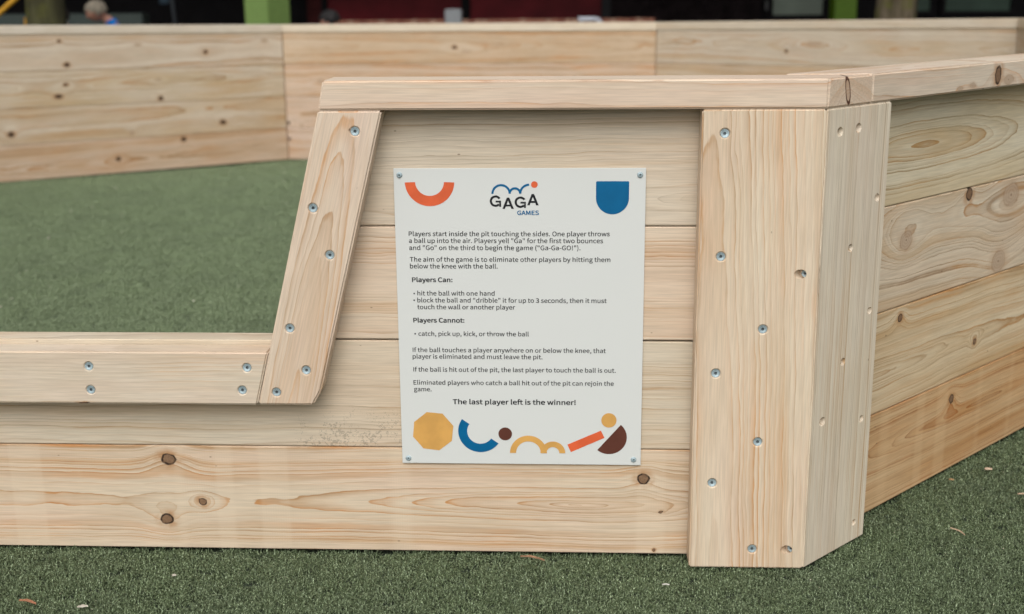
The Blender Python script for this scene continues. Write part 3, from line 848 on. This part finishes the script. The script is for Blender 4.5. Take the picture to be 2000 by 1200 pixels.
paras = [
    ([("Players start inside the pit touching the sides. One player throws", 21.7, 344.0, -109.0),
      ("a ball up into the air. Players yell \"Ga\" for the first two bounces", 21.8, 333.4, -120.2),
      ("and \"Go\" on the third to begin the game (\"Ga-Ga-GO!\").", 21.9, 297.4, -131.8)], 0.0, []),
    ([("The aim of the game is to eliminate other players by hitting them", 22.4, 345.5, -151.0),
      ("below the knee with the ball.", 22.3, 164.3, -162.2)], 0.0, []),
    ([("Players Can:", 25.1, 90.5, -184.8)], 0.21, []),
    ([("hit the ball with one hand", 33.1, 158.8, -207.3)], 0.0, [(27.8, -204.2)]),
    ([("block the ball and \"dribble\" it for up to 3 seconds, then it must", 32.7, 340.2, -218.9),
      ("touch the wall or another player", 32.4, 191.9, -230.3)], 0.0, [(27.5, -215.6)]),
    ([("Players Cannot:", 25.3, 108.7, -252.7)], 0.21, []),
    ([("catch, pick up, kick, or throw the ball", 33.0, 214.0, -275.5)], 0.0, [(27.6, -272.2)]),
    ([("If the ball touches a player anywhere on or below the knee, that", 22.8, 339.8, -303.2),
      ("player is eliminated and must leave the pit.", 22.5, 236.2, -314.4)], 0.0, []),
    ([("If the ball is hit out of the pit, the last player to touch the ball is out.", 23.0, 356.5, -336.8)], 0.0, []),
    ([("Eliminated players who catch a ball hit out of the pit can rejoin the", 22.7, 353.4, -359.4),
      ("game.", 23.2, 52.1, -371.0)], 0.0, []),
]
for lines, bold, bl in paras:
    bm = bmesh.new()
    for s, x0, x1, zb_ in lines: text_bm(bm, s, x0, x1, zb_, SZT, bold + 0.085)
    for q in bl: bullet(bm, *q)
    link('printed_text', to_mesh(bm, 'printed_text', INK), sgn, Matrix.Translation((SX, -0.0042, SZ)))
bm = bmesh.new(); text_bm(bm, "The last player left is the winner!", 87.4, 290.9, -393.0, 8.2 / CAPR, 0.30)
link('printed_text', to_mesh(bm, 'printed_text', INK), sgn, Matrix.Translation((SX, -0.0042, SZ)))
bm = bmesh.new()
def raw(pts, lay):
    f = bm.faces.new([bm.verts.new((a / 1000, -0.0003 - 0.0001 * lay, b / 1000)) for a, b in pts]); f.normal_update()
    if f.normal.y > 0: f.normal_flip()
for ch, x0, z0_ in (("G", 153.1, -61.4), ("A", 173.0, -64.85), ("G", 192.7, -63.2), ("A", 212.5, -59.1)):
    if ch == "A":
        raw([(x0 + a, z0_ + b) for a, b in ((0, 0), (3.9, 0), (11.0, 18.1), (7.2, 18.1))], 0)
        raw([(x0 + a, z0_ + b) for a, b in ((14.3, 0), (18.2, 0), (11.0, 18.1), (7.2, 18.1))], 1)
        raw([(x0 + a, z0_ + b) for a, b in ((4.0, 4.0), (14.2, 4.0), (13.2, 6.9), (5.0, 6.9))], 2)
    else:
        for q in arcband(9.0, 9.0, 9.2, 5.7, 32, 318, 40): raw([(x0 + a, z0_ + b) for a, b in q], 0)
        raw([(x0 + a, z0_ + b) for a, b in ((9.2, 6.9), (17.7, 6.9), (17.7, 9.7), (9.2, 9.7))], 1)
        raw([(x0 + a, z0_ + b) for a, b in ((14.9, -0.1), (17.7, -0.1), (17.7, 6.9), (14.9, 6.9))], 2)
link('logo_letters', to_mesh(bm, 'logo_letters', INK), sgn, Matrix.Translation((SX, -0.0042, SZ)))
bm = bmesh.new(); text_bm(bm, "GAMES", 196.7, 230.8, -74.5, 6.6 / CAPR, 0.24)
link('logo_letters', to_mesh(bm, 'logo_letters', NAVY), sgn, Matrix.Translation((SX, -0.0042, SZ)))
for a, b in ((9.4, -10.6), (391.0, -10.8), (10.4, -489.5), (388.2, -488.6)):
    link('screw', PANSCREW, sgn, Matrix.Translation((SX + a / 1000, -0.0044, SZ + b / 1000)))

# ------------------------------------------------------------------ litter on the turf
def chip(name, loc, L, W, H, rz, col, label, bend=0.15, tilt=0.1):
    bm = bmesh.new(); n = 6; rings = []
    rnd = random.Random(hash(label) % 1000 if False else int(loc[0] * 977 + loc[1] * 331))
    for i in range(n + 1):
        t = i / n; w = W * (0.25 + 0.75 * math.sin(math.pi * min(0.95, max(0.08, t)))) * rnd.uniform(0.75, 1.1)
        x = (t - 0.5) * L; y_ = bend * L * math.sin(math.pi * t) * rnd.uniform(0.8, 1.2)
        rings.append([bm.verts.new(p) for p in ((x, y_ - w / 2, 0), (x, y_ + w / 2, 0.0003), (x, y_ + w * 0.4, H * rnd.uniform(0.6, 1)), (x, y_ - w * 0.4, H * rnd.uniform(0.6, 1)))])
    for a, b in zip(rings, rings[1:]):
        for i in range(4): bm.faces.new((a[i], a[(i + 1) % 4], b[(i + 1) % 4], b[i]))
    bm.faces.new(rings[0][::-1]); bm.faces.new(rings[-1])
    M = Matrix.Translation((loc[0], loc[1], 0.0028)) @ Matrix.Rotation(rz, 4, 'Z') @ Matrix.Rotation(tilt, 4, 'Y')
    o = link(name, to_mesh(bm, name, plain('chip', col, 0.8, 0.2, var=0.2, scale=200)), None, M)
    setp(o, label, 'wood chip', 'wood chips lying on the front turf')
tan = (0.42, 0.30, 0.20)
chip('wood_chip', (0.4453, 0.3979), 0.016, 0.008, 0.003, 0.3, (0.62, 0.45, 0.33), 'broad pale pinkish wood chip on the turf below the right wall')
chip('wood_chip', (0.2960, 0.0996), 0.030, 0.003, 0.002, -0.9, (0.48, 0.35, 0.24), 'thin slanting tan sliver on the turf right of the corner post')
chip('wood_chip', (0.3565, 0.3422), 0.010, 0.006, 0.002, 0.1, (0.38, 0.24, 0.12), 'small brown wood chip on the turf close under the right wall')
chip('wood_chip', (0.468, 0.272), 0.020, 0.004, 0.002, 0.2, (0.50, 0.36, 0.25), 'tan wood sliver at the right edge of the photo')
chip('wood_chip', (-0.4504, -0.0300), 0.042, 0.0035, 0.003, -0.15, (0.30, 0.17, 0.10), 'long brown sliver on the turf below the sign')
chip('wood_chip', (-1.2423, -0.2100), 0.030, 0.0045, 0.003, -0.2, (0.36, 0.16, 0.09), 'reddish brown sliver at the bottom left of the photo')
chip('wood_chip', (-0.2326, -0.1190), 0.012, 0.003, 0.002, 0.2, (0.62, 0.60, 0.54), 'white splinter on the turf left of the corner post foot')
chip('wood_chip', (-1.150, -0.221), 0.016, 0.008, 0.002, 0.5, (0.55, 0.50, 0.42), 'pale shredded chip cluster near the bottom edge of the photo')
chip('wood_chip', (-1.0393, -0.1108), 0.007, 0.004, 0.003, 0.5, (0.60, 0.55, 0.46), 'tiny cream crumb in the middle of the lower left turf')
# grit: pale and brown crumbs nobody could count
bm = bmesh.new()
for i in range(240):
    x_ = random.uniform(-1.45, 0.75); y_ = random.uniform(-0.26, 0.9)
    if y_ > -0.02 and not (x_ * math.sin(ANG) - (y_ + T) * math.cos(ANG) > 0.03): continue
    s = random.uniform(0.0006, 0.0019)
    vs = [bm.verts.new((x_ + random.uniform(-s, s), y_ + random.uniform(-s, s), 0.0025 + random.uniform(0, s))) for _ in range(5)]
    try: bmesh.ops.convex_hull(bm, input=vs)
    except Exception: pass
grit = link('grit', to_mesh(bm, 'grit', plain('grit', (0.55, 0.48, 0.38), 0.8, 0.2, var=0.3, scale=9)))
setp(grit, 'scattered pale crumbs and grit between the turf blades', 'grit', None, 'stuff')

bm = bmesh.new()
rs_ = random.Random(12)
for i in range(150):
    x_ = rs_.uniform(-3.4, 0.2); y_ = rs_.uniform(0.6, 5.2); s = rs_.choice((0.003, 0.004, 0.006, 0.010))
    vs = [bm.verts.new((x_ + rs_.uniform(-s, s), y_ + rs_.uniform(-s, s), 0.003 + g(x_, y_) + rs_.uniform(0, 0.003))) for _ in range(5)]
    bmesh.ops.convex_hull(bm, input=vs)
spk = link('leaf_litter', to_mesh(bm, 'leaf_litter', plain('pale_litter', (0.62, 0.58, 0.48), 0.8, 0.2, var=0.3, scale=3)))
setp(spk, 'pale bits of litter scattered over the turf inside the pit', 'litter', None, 'stuff')

# ------------------------------------------------------------------ background: school building
GZ = -0.043
BY = 17.0
def bbox(name, x0, x1, y0, y1, z0, z1, mat, parent, bev=0.0, label=None):
    o = link(name, to_mesh(box_bm(x0, x1, y0, y1, z0, z1, bev), name, mat), parent)
    if label: o['label'] = label
    return o
BLACK = plain('black_and_porch_shade', (0.011, 0.010, 0.011), 0.8, 0.1, var=0.15, scale=3)  # black of posts and frames; on the walls, porch shade put into colour
RED = plain('dark_red_panel', (0.125, 0.008, 0.012), 0.6, 0.2, var=0.35, scale=1.3)
REDB = plain('dark_red_brick', (0.06, 0.012, 0.012), 0.8, 0.15, var=0.3, scale=5)
DBRICK = plain('dark_brown_brick', (0.016, 0.011, 0.012), 0.85, 0.1, var=0.35, scale=6)
GLASS1 = plain('pale_green_pane', (0.20, 0.24, 0.19), 0.25, 0.5, var=0.2, scale=1.5)
GLASS2 = plain('teal_pane', (0.048, 0.088, 0.062), 0.2, 0.5, var=0.2, scale=1.5)
GREEN = plain('green_paint', (0.21, 0.32, 0.095), 0.5, 0.3)
GREEN_SHADE = plain('shaded_green_paint', (0.055, 0.105, 0.003), 0.5, 0.3)  # column green darkened in its colour for a shadier spot
bld = reg(empty('school_building', (-1.5, BY + 0.4, GZ)))
setp(bld, 'dark single storey school building with red panels and windows behind the pit', 'building')
H = 3.1
bbox('wall', -16, -4.36, BY + 0.3, BY + 0.55, GZ, H, BLACK, bld, label='recessed wall on the left, porch shade painted in as black')
bbox('wall_base', -4.36, 2.6, BY + 0.12, BY + 0.5, GZ, H, BLACK, bld)
bbox('wall', 2.6, 16, BY + 0.12, BY + 0.5, GZ, H, BLACK, bld, label='window wall on the right, porch shade painted in as black')
bbox('brick_pier', -4.346, -4.128, BY, BY + 0.119, GZ, H, REDB, bld)
bbox('post', -4.12, -4.035, BY - 0.06, BY + 0.06, GZ, H, BLACK, bld)
bbox('red_panel', -4.03, -2.02, BY, BY + 0.06, GZ, H, RED, bld)
bbox('post', -2.014, -1.891, BY - 0.06, BY + 0.07, GZ, H, BLACK, bld)
bbox('red_panel', -1.886, 0.066, BY, BY + 0.06, GZ, H, RED, bld)
bbox('post', 0.072, 0.201, BY - 0.06, BY + 0.07, GZ, H, plain('grey_black_post', (0.022, 0.021, 0.023), 0.7, 0.2), bld)
# dark brick wall: bricks in view are parts
for r_ in range(4, 14):
    z0_ = GZ + r_ * 0.086
    for c_ in range(-1, 10):
        x0_ = 0.205 + c_ * 0.24 + (0.12 if r_ % 2 else 0)
        x1_ = min(x0_ + 0.228, 2.414); x0_ = max(x0_, 0.205)
        if x1_ - x0_ < 0.03: continue
        bbox('brick', x0_, x1_, BY + random.uniform(-0.004, 0.004), BY + 0.12, z0_, z0_ + 0.074, DBRICK, bld)
bm = bmesh.new()
for r_ in list(range(0, 4)) + list(range(14, 36)):
    z0_ = GZ + r_ * 0.086
    for c_ in range(-1, 10):
        x0_ = 0.205 + c_ * 0.24 + (0.12 if r_ % 2 else 0)
        x1_ = min(x0_ + 0.228, 2.414); x0_ = max(x0_, 0.205)
        if x1_ - x0_ < 0.03: continue
        b2 = box_bm(x0_, x1_, BY, BY + 0.119, z0_, z0_ + 0.074)
        tm = bpy.data.meshes.new('x'); b2.to_mesh(tm); b2.free(); bm.from_mesh(tm); bpy.data.meshes.remove(tm)
bo = link('brickwork', to_mesh(bm, 'brickwork', DBRICK), bld); bo['kind'] = 'stuff'
def window(x0, x1, z0, z1, mat, label=None):
    y0 = BY + 0.04
    w = 0.07
    bm = bmesh.new()
    for q in ((x0 - w, x0, z0 - w, z1 + w), (x1, x1 + w, z0 - w, z1 + w), (x0, x1, z0 - w, z0), (x0, x1, z1, z1 + w)):
        b2 = box_bm(q[0], q[1], y0, y0 + 0.075, q[2], q[3]); tm = bpy.data.meshes.new('x'); b2.to_mesh(tm); b2.free(); bm.from_mesh(tm); bpy.data.meshes.remove(tm)
    fr = link('window', to_mesh(bm, 'window', BLACK), bld)
    link('pane', to_mesh(box_bm(x0, x1, y0 + 0.03, y0 + 0.04, z0, z1), 'pane', mat), fr)
window(2.605, 3.34, 0.587, 1.9, GLASS1)
window(4.40, 4.902, 0.631, 2.0, GLASS2)
window(5.125, 6.065, 0.625, 2.0, GLASS2)
window(6.40, 7.40, 0.625, 2.0, GLASS2)
bbox('low_pane', 5.0, 6.5, BY + 0.045, BY + 0.10, 0.18, 0.52, GLASS2, bld)
bm = bmesh.new(); cyl_bm(bm, (2.50, BY - 0.03, 0.66), (2.50, BY - 0.03, 0.80), 0.018, None, 10)
link('door_handle', to_mesh(bm, 'door_handle', plain('grey_handle', (0.12, 0.12, 0.12), 0.4, 0.5)), bld)
bbox('added_canopy', -16, 16, 13.0, BY + 0.9, H, H + 0.3, BLACK, bld)  # unseen roof slab, added to darken the porch below
def column(xc, yc, w, rz, mat, label):
    o = link('green_column', to_mesh(box_bm(-w / 2, w / 2, -w / 2, w / 2, 0, H - GZ, 0.006), 'green_column', mat), None,
             Matrix.Translation((xc, yc, GZ)) @ Matrix.Rotation(rz, 4, 'Z'))
    setp(o, label, 'column', 'painted columns carrying the canopy')
column(-4.085, 13.4, 0.385, math.radians(-30), GREEN, 'wide light green square column in front of the dark wall')
column(2.86, 13.4, 0.262, 0.04, GREEN_SHADE, 'narrow green column with shade painted into its colour between the windows and the mossy tree')
def pole(name, p0, p1, r, mat, label, cat):
    bm = bmesh.new(); cyl_bm(bm, p0, p1, r, None, 14)
    setp(link(name, to_mesh(bm, name, mat, True)), label, cat)
GP = plain('grey_metal', (0.06, 0.065, 0.075), 0.5, 0.4)
pole('metal_pole', (-5.60, 14, 3.1), (-5.38, 14, GZ), 0.022, GP, 'thin dark grey pole standing in the shaded porch', 'pole')
pole('metal_pole', (3.02, 14, 3.1), (3.02, 14, GZ), 0.020, plain('pale_metal', (0.25, 0.25, 0.23), 0.5, 0.4), 'slim pale pole in front of the grey green window', 'pole')
YB = plain('yellow_paint', (0.52, 0.27, 0.02), 0.5, 0.3)
t_ = Vector((0.134, 0, 0.103)).normalized()
c_ = Vector((-5.105, 8.5, 0.858))
pole('slanted_bar', c_ - t_ * 1.45, c_ + t_ * 1.3, 0.022, YB, 'yellow slanted play bar at the top left of the photo', 'play bar')
bbo = link('yellow_peg', to_mesh(box_bm(-5.03, -4.955, 8.62, 8.68, GZ, 0.765, 0.01), 'yellow_peg', YB)); setp(bbo, 'short yellow peg beside the left tree trunk', 'peg')
lw_ = link('low_wall', to_mesh(box_bm(-14, -6.05, 14.6, 14.9, GZ, 0.71, 0.01), 'low_wall', plain('grey_green_render', (0.05, 0.063, 0.057), 0.8, 0.2))); setp(lw_, 'low grey green wall behind the left tree trunk', 'wall')
bs = link('blue_notice', to_mesh(box_bm(-6.68, -6.54, BY + 0.27, BY + 0.29, 0.817, 1.0, 0.003), 'blue_notice', plain('dusty_blue', (0.05, 0.09, 0.13), 0.5))); setp(bs, 'small dusty blue notice on the black wall', 'notice')
# brick planter wall with a soldier course
pw = reg(empty('planter_wall', (-1.3, 13.1, GZ))); setp(pw, 'low red planter wall topped with pale orange bricks in front of red panels', 'wall')
bbox('wall_body', -3.20, 0.62, 13.03, 13.22, GZ, 0.535, REDB, pw)
OBR = [plain('coping_brick', c, 0.8, 0.2, var=0.15, scale=30) for c in ((0.26, 0.115, 0.075), (0.20, 0.075, 0.05), (0.34, 0.20, 0.14))]
bk = bpy.data.meshes
for i in range(50):
    x0_ = -3.19 + i * 0.076
    if x0_ > 0.56: break
    if -0.06 < x0_ < 0.20: pass
    bbox('brick', x0_, x0_ + 0.066, 13.0, 13.23, 0.54, 0.632 + random.uniform(-0.003, 0.003), OBR[random.choice((0, 0, 1, 2))], pw)
bo = link('grey_box', to_mesh(box_bm(-1.815, -1.631, 12.4, 12.6, GZ, 0.762, 0.012), 'grey_box', plain('grey_plastic', (0.24, 0.25, 0.26), 0.5))); setp(bo, 'grey utility box standing before the red panels', 'box')
bm = bmesh.new()
pts = [Vector((-0.30, 12.7, 0.635)), Vector((-0.10, 12.7, 0.635)), Vector((-0.055, 12.7, 0.615)), Vector((-0.035, 12.7, 0.57)), Vector((-0.035, 12.7, GZ))]
for a, b in zip(pts, pts[1:]): cyl_bm(bm, a, b, 0.026, None, 12)
cyl_bm(bm, (-0.27, 12.7, 0.62), (-0.27, 12.7, GZ), 0.012, None, 8)
setp(link('bent_rail', to_mesh(bm, 'bent_rail', plain('white_plastic', (0.55, 0.58, 0.64), 0.4), True)), 'white bent rail in front of the low brick wall', 'rail')

# ------------------------------------------------------------------ trees
def bark(c1_, c2_, c3_):
    N = NT('bark')
    P = N.obj()
    n = N.noise(N.v('MULTIPLY', P, (14, 14, 2.2)), 1.0, 4.0, 0.6)
    c = N.mix(N.smooth(n, 0.35, 0.65), c1_, c2_)
    c = N.mix(N.smooth(N.noise(P, 4.0, 3.0), 0.5, 0.65), c, c3_)
    N.bump(n, 0.8, 0.03)
    return N.fin(c, 0.9, 0.1)
LEAF = plain('leaf', (0.05, 0.085, 0.025), 0.6, 0.3, var=0.4, scale=2.0)
def tree(x, y_, r, bm_, lab, seed):
    rnd = random.Random(seed)
    t = reg(empty('tree', (x, y_, GZ))); setp(t, lab, 'tree')
    bm = bmesh.new(); n = 28; rings = []
    ph = [rnd.uniform(0, 6.28) for _ in range(5)]
    for j in range(24):
        z = j / 23 * 4.2; rr = r * (1.0 - 0.10 * z) * (1 + 0.5 * math.exp(-z * 5))
        ring = []
        for i in range(n):
            a = 2 * math.pi * i / n
            k = 1 + 0.06 * math.sin(3 * a + ph[0] + z * .7) + 0.05 * math.sin(7 * a + ph[1]) + 0.035 * math.sin(11 * a + ph[2] + z * 2)
            ring.append(bm.verts.new((rr * k * math.cos(a) + 0.04 * math.sin(z), rr * k * math.sin(a), z)))
        rings.append(ring)
    for a, b in zip(rings, rings[1:]):
        for i in range(n): bm.faces.new((a[i], a[(i + 1) % n], b[(i + 1) % n], b[i]))
    tips = []
    for q in range(8):
        a = q * 0.8 + rnd.random(); p0 = Vector((0, 0, 2.8 + q * 0.18)); d = Vector((math.cos(a), math.sin(a), 0.8)).normalized()
        p1 = p0 + d * 1.1; p2 = p1 + (d + Vector((rnd.uniform(-.4, .4), rnd.uniform(-.4, .4), 0.3))).normalized() * 0.9
        cyl_bm(bm, p0, p1, r * 0.35, r * 0.2, 8); cyl_bm(bm, p1, p2, r * 0.2, r * 0.08, 8); tips += [p1, p2, p2 + d * 0.4]
    link('trunk', to_mesh(bm, 'trunk', bm_, True), t, Matrix.Translation((x, y_, GZ)))
    V, Fc = [], []
    for _ in range(5200):
        c = rnd.choice(tips); p = c + Vector((rnd.gauss(0, .42), rnd.gauss(0, .42), rnd.gauss(0, .33)))
        a = Vector((rnd.uniform(-1, 1), rnd.uniform(-1, 1), rnd.uniform(-.6, .6))).normalized(); b = a.orthogonal().normalized()
        s = rnd.uniform(.04, .075); i = len(V)
        V += [tuple(p - a * s), tuple(p + b * s * .5), tuple(p + a * s), tuple(p - b * s * .5)]; Fc.append((i, i + 1, i + 2, i + 3))
    me = bpy.data.meshes.new('crown'); me.from_pydata(V, [], Fc); me.materials.append(LEAF)
    link('crown', me, t, Matrix.Translation((x, y_, GZ)))['kind'] = 'stuff'
tree(-4.60, 8.0, 0.163, bark((0.035, 0.032, 0.018), (0.075, 0.072, 0.035), (0.085, 0.085, 0.022)), 'mossy olive tree trunk at the left behind the pit', 3)
tree(2.37, 9.1, 0.180, bark((0.045, 0.038, 0.020), (0.12, 0.095, 0.065), (0.085, 0.085, 0.02)), 'brown and mossy tree trunk at the right behind the pit', 9)

# ------------------------------------------------------------------ people
def skinmesh(name, nodes, edges, mat, sub=2):
    me = bpy.data.meshes.new(name)
    me.from_pydata([n_[0] for n_ in nodes], edges, [])
    o = bpy.data.objects.new('tmp', me); COL.objects.link(o)
    md = o.modifiers.new('s', 'SKIN')
    for i, n_ in enumerate(nodes):
        sv = me.skin_vertices[0].data[i]; rr = n_[1]
        sv.radius = rr if isinstance(rr, tuple) else (rr, rr); sv.use_root = (i == 0)
    sb = o.modifiers.new('b', 'SUBSURF'); sb.levels = sub; sb.render_levels = sub
    bpy.context.view_layer.update()
    r_ = bpy.data.meshes.new_from_object(o.evaluated_get(bpy.context.evaluated_depsgraph_get()))
    bpy.data.objects.remove(o)
    r_.materials.clear(); r_.materials.append(mat)
    for p in r_.polygons: p.use_smooth = True
    return r_
SKIN = plain('skin', (0.48, 0.235, 0.165), 0.55, 0.3)
def child(loc, rz, hs_, lean, hair_c, shirt_c, pants_c, label, shirt_name='shirt'):
    """toddler; local +x is forward; lean shifts head forward; hs_ scales (1 = 0.93 m head top)"""
    root = reg(empty('person', loc, rz)); setp(root, label, 'person')
    Mw = WM[root.name] @ Matrix.Scale(hs_, 4)
    L = lean
    V3 = Vector
    pel = V3((0.00, 0, 0.42)); ab = V3((0.01 + L * .3, 0, 0.53)); chs = V3((0.02 + L * .6, 0, 0.680)); nk = V3((0.03 + L * .9, 0, 0.742)); hb = V3((0.060 + L * 1.25, 0, 0.762))
    nodes = [(pel, (0.075, 0.06)), (ab, (0.075, 0.062)), (chs, (0.085, 0.062)), (nk, 0.034), (hb, 0.04)]
    edges = [(0, 1), (1, 2), (2, 3), (3, 4)]
    shN = [(pel + V3((0, 0, -.005)), (0.094, 0.082)), (ab, (0.088, 0.074)), (chs, (0.098, 0.074)), (nk - V3((0.010, 0, 0.010)), 0.050)]
    shE = [(0, 1), (1, 2), (2, 3)]
    paN = [(pel + V3((0, 0, .045)), (0.086, 0.074)), (pel + V3((0, 0, -.02)), (0.090, 0.078))]; paE = [(0, 1)]
    for s in (-1, 1):
        i = len(nodes)
        sh_ = chs + V3((-0.005, s * 0.085, 0.018)); el = sh_ + V3((0.04, s * 0.025, -0.12)); wr = el + V3((0.09, -s * 0.02, -0.05)); pm = wr + V3((0.03, 0, -0.012))
        nodes += [(sh_, 0.030), (el, 0.024), (wr, 0.017), (pm, (0.018, 0.011))]
        edges += [(2, i), (i, i + 1), (i + 1, i + 2), (i + 2, i + 3)]
        j = len(nodes)
        for f_ in range(4):
            b_ = pm + V3((0.020, (f_ - 1.5) * 0.008, 0)); nodes += [(b_, 0.0045), (b_ + V3((0.014, 0, -0.007)), 0.004)]
            edges += [(i + 3, j), (j, j + 1)]; j += 2
        nodes += [(pm + V3((0.006, -s * 0.017, -0.004)), 0.005)]; edges += [(i + 3, j)]
        k = len(shN); shN += [(sh_, 0.040), (sh_ + (el - sh_) * 0.75, 0.036)]; shE += [(2, k), (k, k + 1)]
        i = len(nodes)
        hp = pel + V3((0, s * 0.042, -0.03)); kn = V3((0.025, s * 0.05, 0.22)); an = V3((-0.005, s * 0.052, 0.05)); ft = V3((0.065, s * 0.056, 0.022))
        nodes += [(hp, 0.050), (kn, 0.034), (an, 0.022), (ft, (0.022, 0.015))]
        edges += [(0, i), (i, i + 1), (i + 1, i + 2), (i + 2, i + 3)]
        k = len(paN); paN += [(hp + V3((0, s * .008, -0.075)), 0.052), (kn, 0.044)]; paE += [(1, k), (k, k + 1)]
    body = skinmesh('body', nodes, edges, SKIN)
    # head as part of the same body mesh
    bm = bmesh.new(); bm.from_mesh(body)
    hc = hb + V3((0.012 + L * .25, 0, 0.045))
    tiltM = Matrix.Rotation(min(0.9, L * 5.0), 4, 'Y')
    hv = bmesh.ops.create_icosphere(bm, subdivisions=4, radius=0.078)['verts']
    for v in hv:
        x_, y2, z_ = v.co
        if z_ < 0: y2 *= 1 + z_ * 3.2; x_ = x_ * (1 + z_ * 1.2) + 0.010 * (-z_ / 0.078)
        if x_ > 0.055 and abs(y2) < 0.013 and -0.03 < z_ < 0.008: x_ += 0.012 * (1 - abs(y2) / 0.013)         # nose
        for s in (-1, 1):
            d = math.hypot(y2 - s * 0.030, z_ - 0.006)
            if x_ > 0.04 and d < 0.014: x_ -= 0.006 * (1 - d / 0.014)
            d = math.hypot(x_ + 0.004, z_ + 0.012)
            if y2 * s > 0.055 and d < 0.016: y2 += s * 0.012
        if x_ > 0.05 and abs(z_ + 0.042) < 0.006 and abs(y2) < 0.022: x_ -= 0.004
        v.co = tiltM @ V3((x_ * 1.08, y2 * 0.92, z_ * 1.08)) + hc
    bm.to_mesh(body); bm.free()
    for p in body.polygons: p.use_smooth = True
    link('body', body, root, Mw)
    link(shirt_name, skinmesh('shirt', shN, shE, plain('cloth', shirt_c, 0.85, 0.1)), root, Mw)
    link('trousers', skinmesh('trousers', paN, paE, plain('cloth', pants_c, 0.85, 0.1)), root, Mw)
    # hair: shell over the skull built of overlapping wavy locks
    rnd = random.Random(4)
    bm = bmesh.new(); bmesh.ops.create_icosphere(bm, subdivisions=5, radius=0.086)
    kill = [v for v in bm.verts if (v.co.z < -0.030 + 0.035 * (v.co.x > 0.02)) or (v.co.x > 0.050 and v.co.z < 0.030)]
    bmesh.ops.delete(bm, geom=kill, context='VERTS')
    for v in bm.verts:
        a = math.atan2(v.co.y, v.co.x)
        k = 1 + 0.030 * math.sin(a * 13 + v.co.z * 60) + 0.025 * math.sin(a * 7 - v.co.z * 90 + 2) + 0.02 * math.sin(v.co.x * 190 + v.co.y * 150)
        v.co = tiltM @ V3((v.co.x * k * 1.08, v.co.y * k * 0.97, v.co.z * k * 1.06)) + hc
    hm = to_mesh(bm, 'hair', None, True)
    N = NT('hair'); P = N.obj()
    n_ = N.noise(N.v('MULTIPLY', P, (60, 60, 18)), 1.0, 4.0, 0.6, dist=1.0)
    hm.materials.append(N.fin(N.mix(N.smooth(n_, 0.35, 0.65), tuple(c * 0.5 for c in hair_c), hair_c), 0.6, 0.3))
    link('hair', hm, root, Mw)
    # eyes
    em = plain('eye', (0.02, 0.02, 0.025), 0.2, 0.5)
    for s in (-1, 1):
        bm = bmesh.new(); bmesh.ops.create_uvsphere(bm, u_segments=10, v_segments=6, radius=0.006)
        bmesh.ops.translate(bm, verts=bm.verts, vec=tuple(tiltM @ V3((0.071, s * 0.028, 0.006)) + hc))
        link('eye', to_mesh(bm, 'eye', em, True), root, Mw)
    return root
child((-4.46, 9.38, GZ), math.radians(205), 1.05, 0.085, (0.34, 0.29, 0.22), (0.01, 0.16, 0.52), (0.05, 0.06, 0.10),
      'blond small child in a bright blue shirt looking down behind the pit')
child((-2.20, 8.50, GZ), math.radians(195), 0.95, 0.08, (0.010, 0.008, 0.008), (0.012, 0.012, 0.014), (0.015, 0.015, 0.02),
      'black haired child in dark clothes bending down before the red panels')
child((-4.70, 8.62, GZ), math.radians(120), 1.0, 0.04, (0.03, 0.02, 0.015), (0.02, 0.025, 0.03), (0.02, 0.02, 0.02),
      'child mostly hidden behind the mossy left tree trunk')
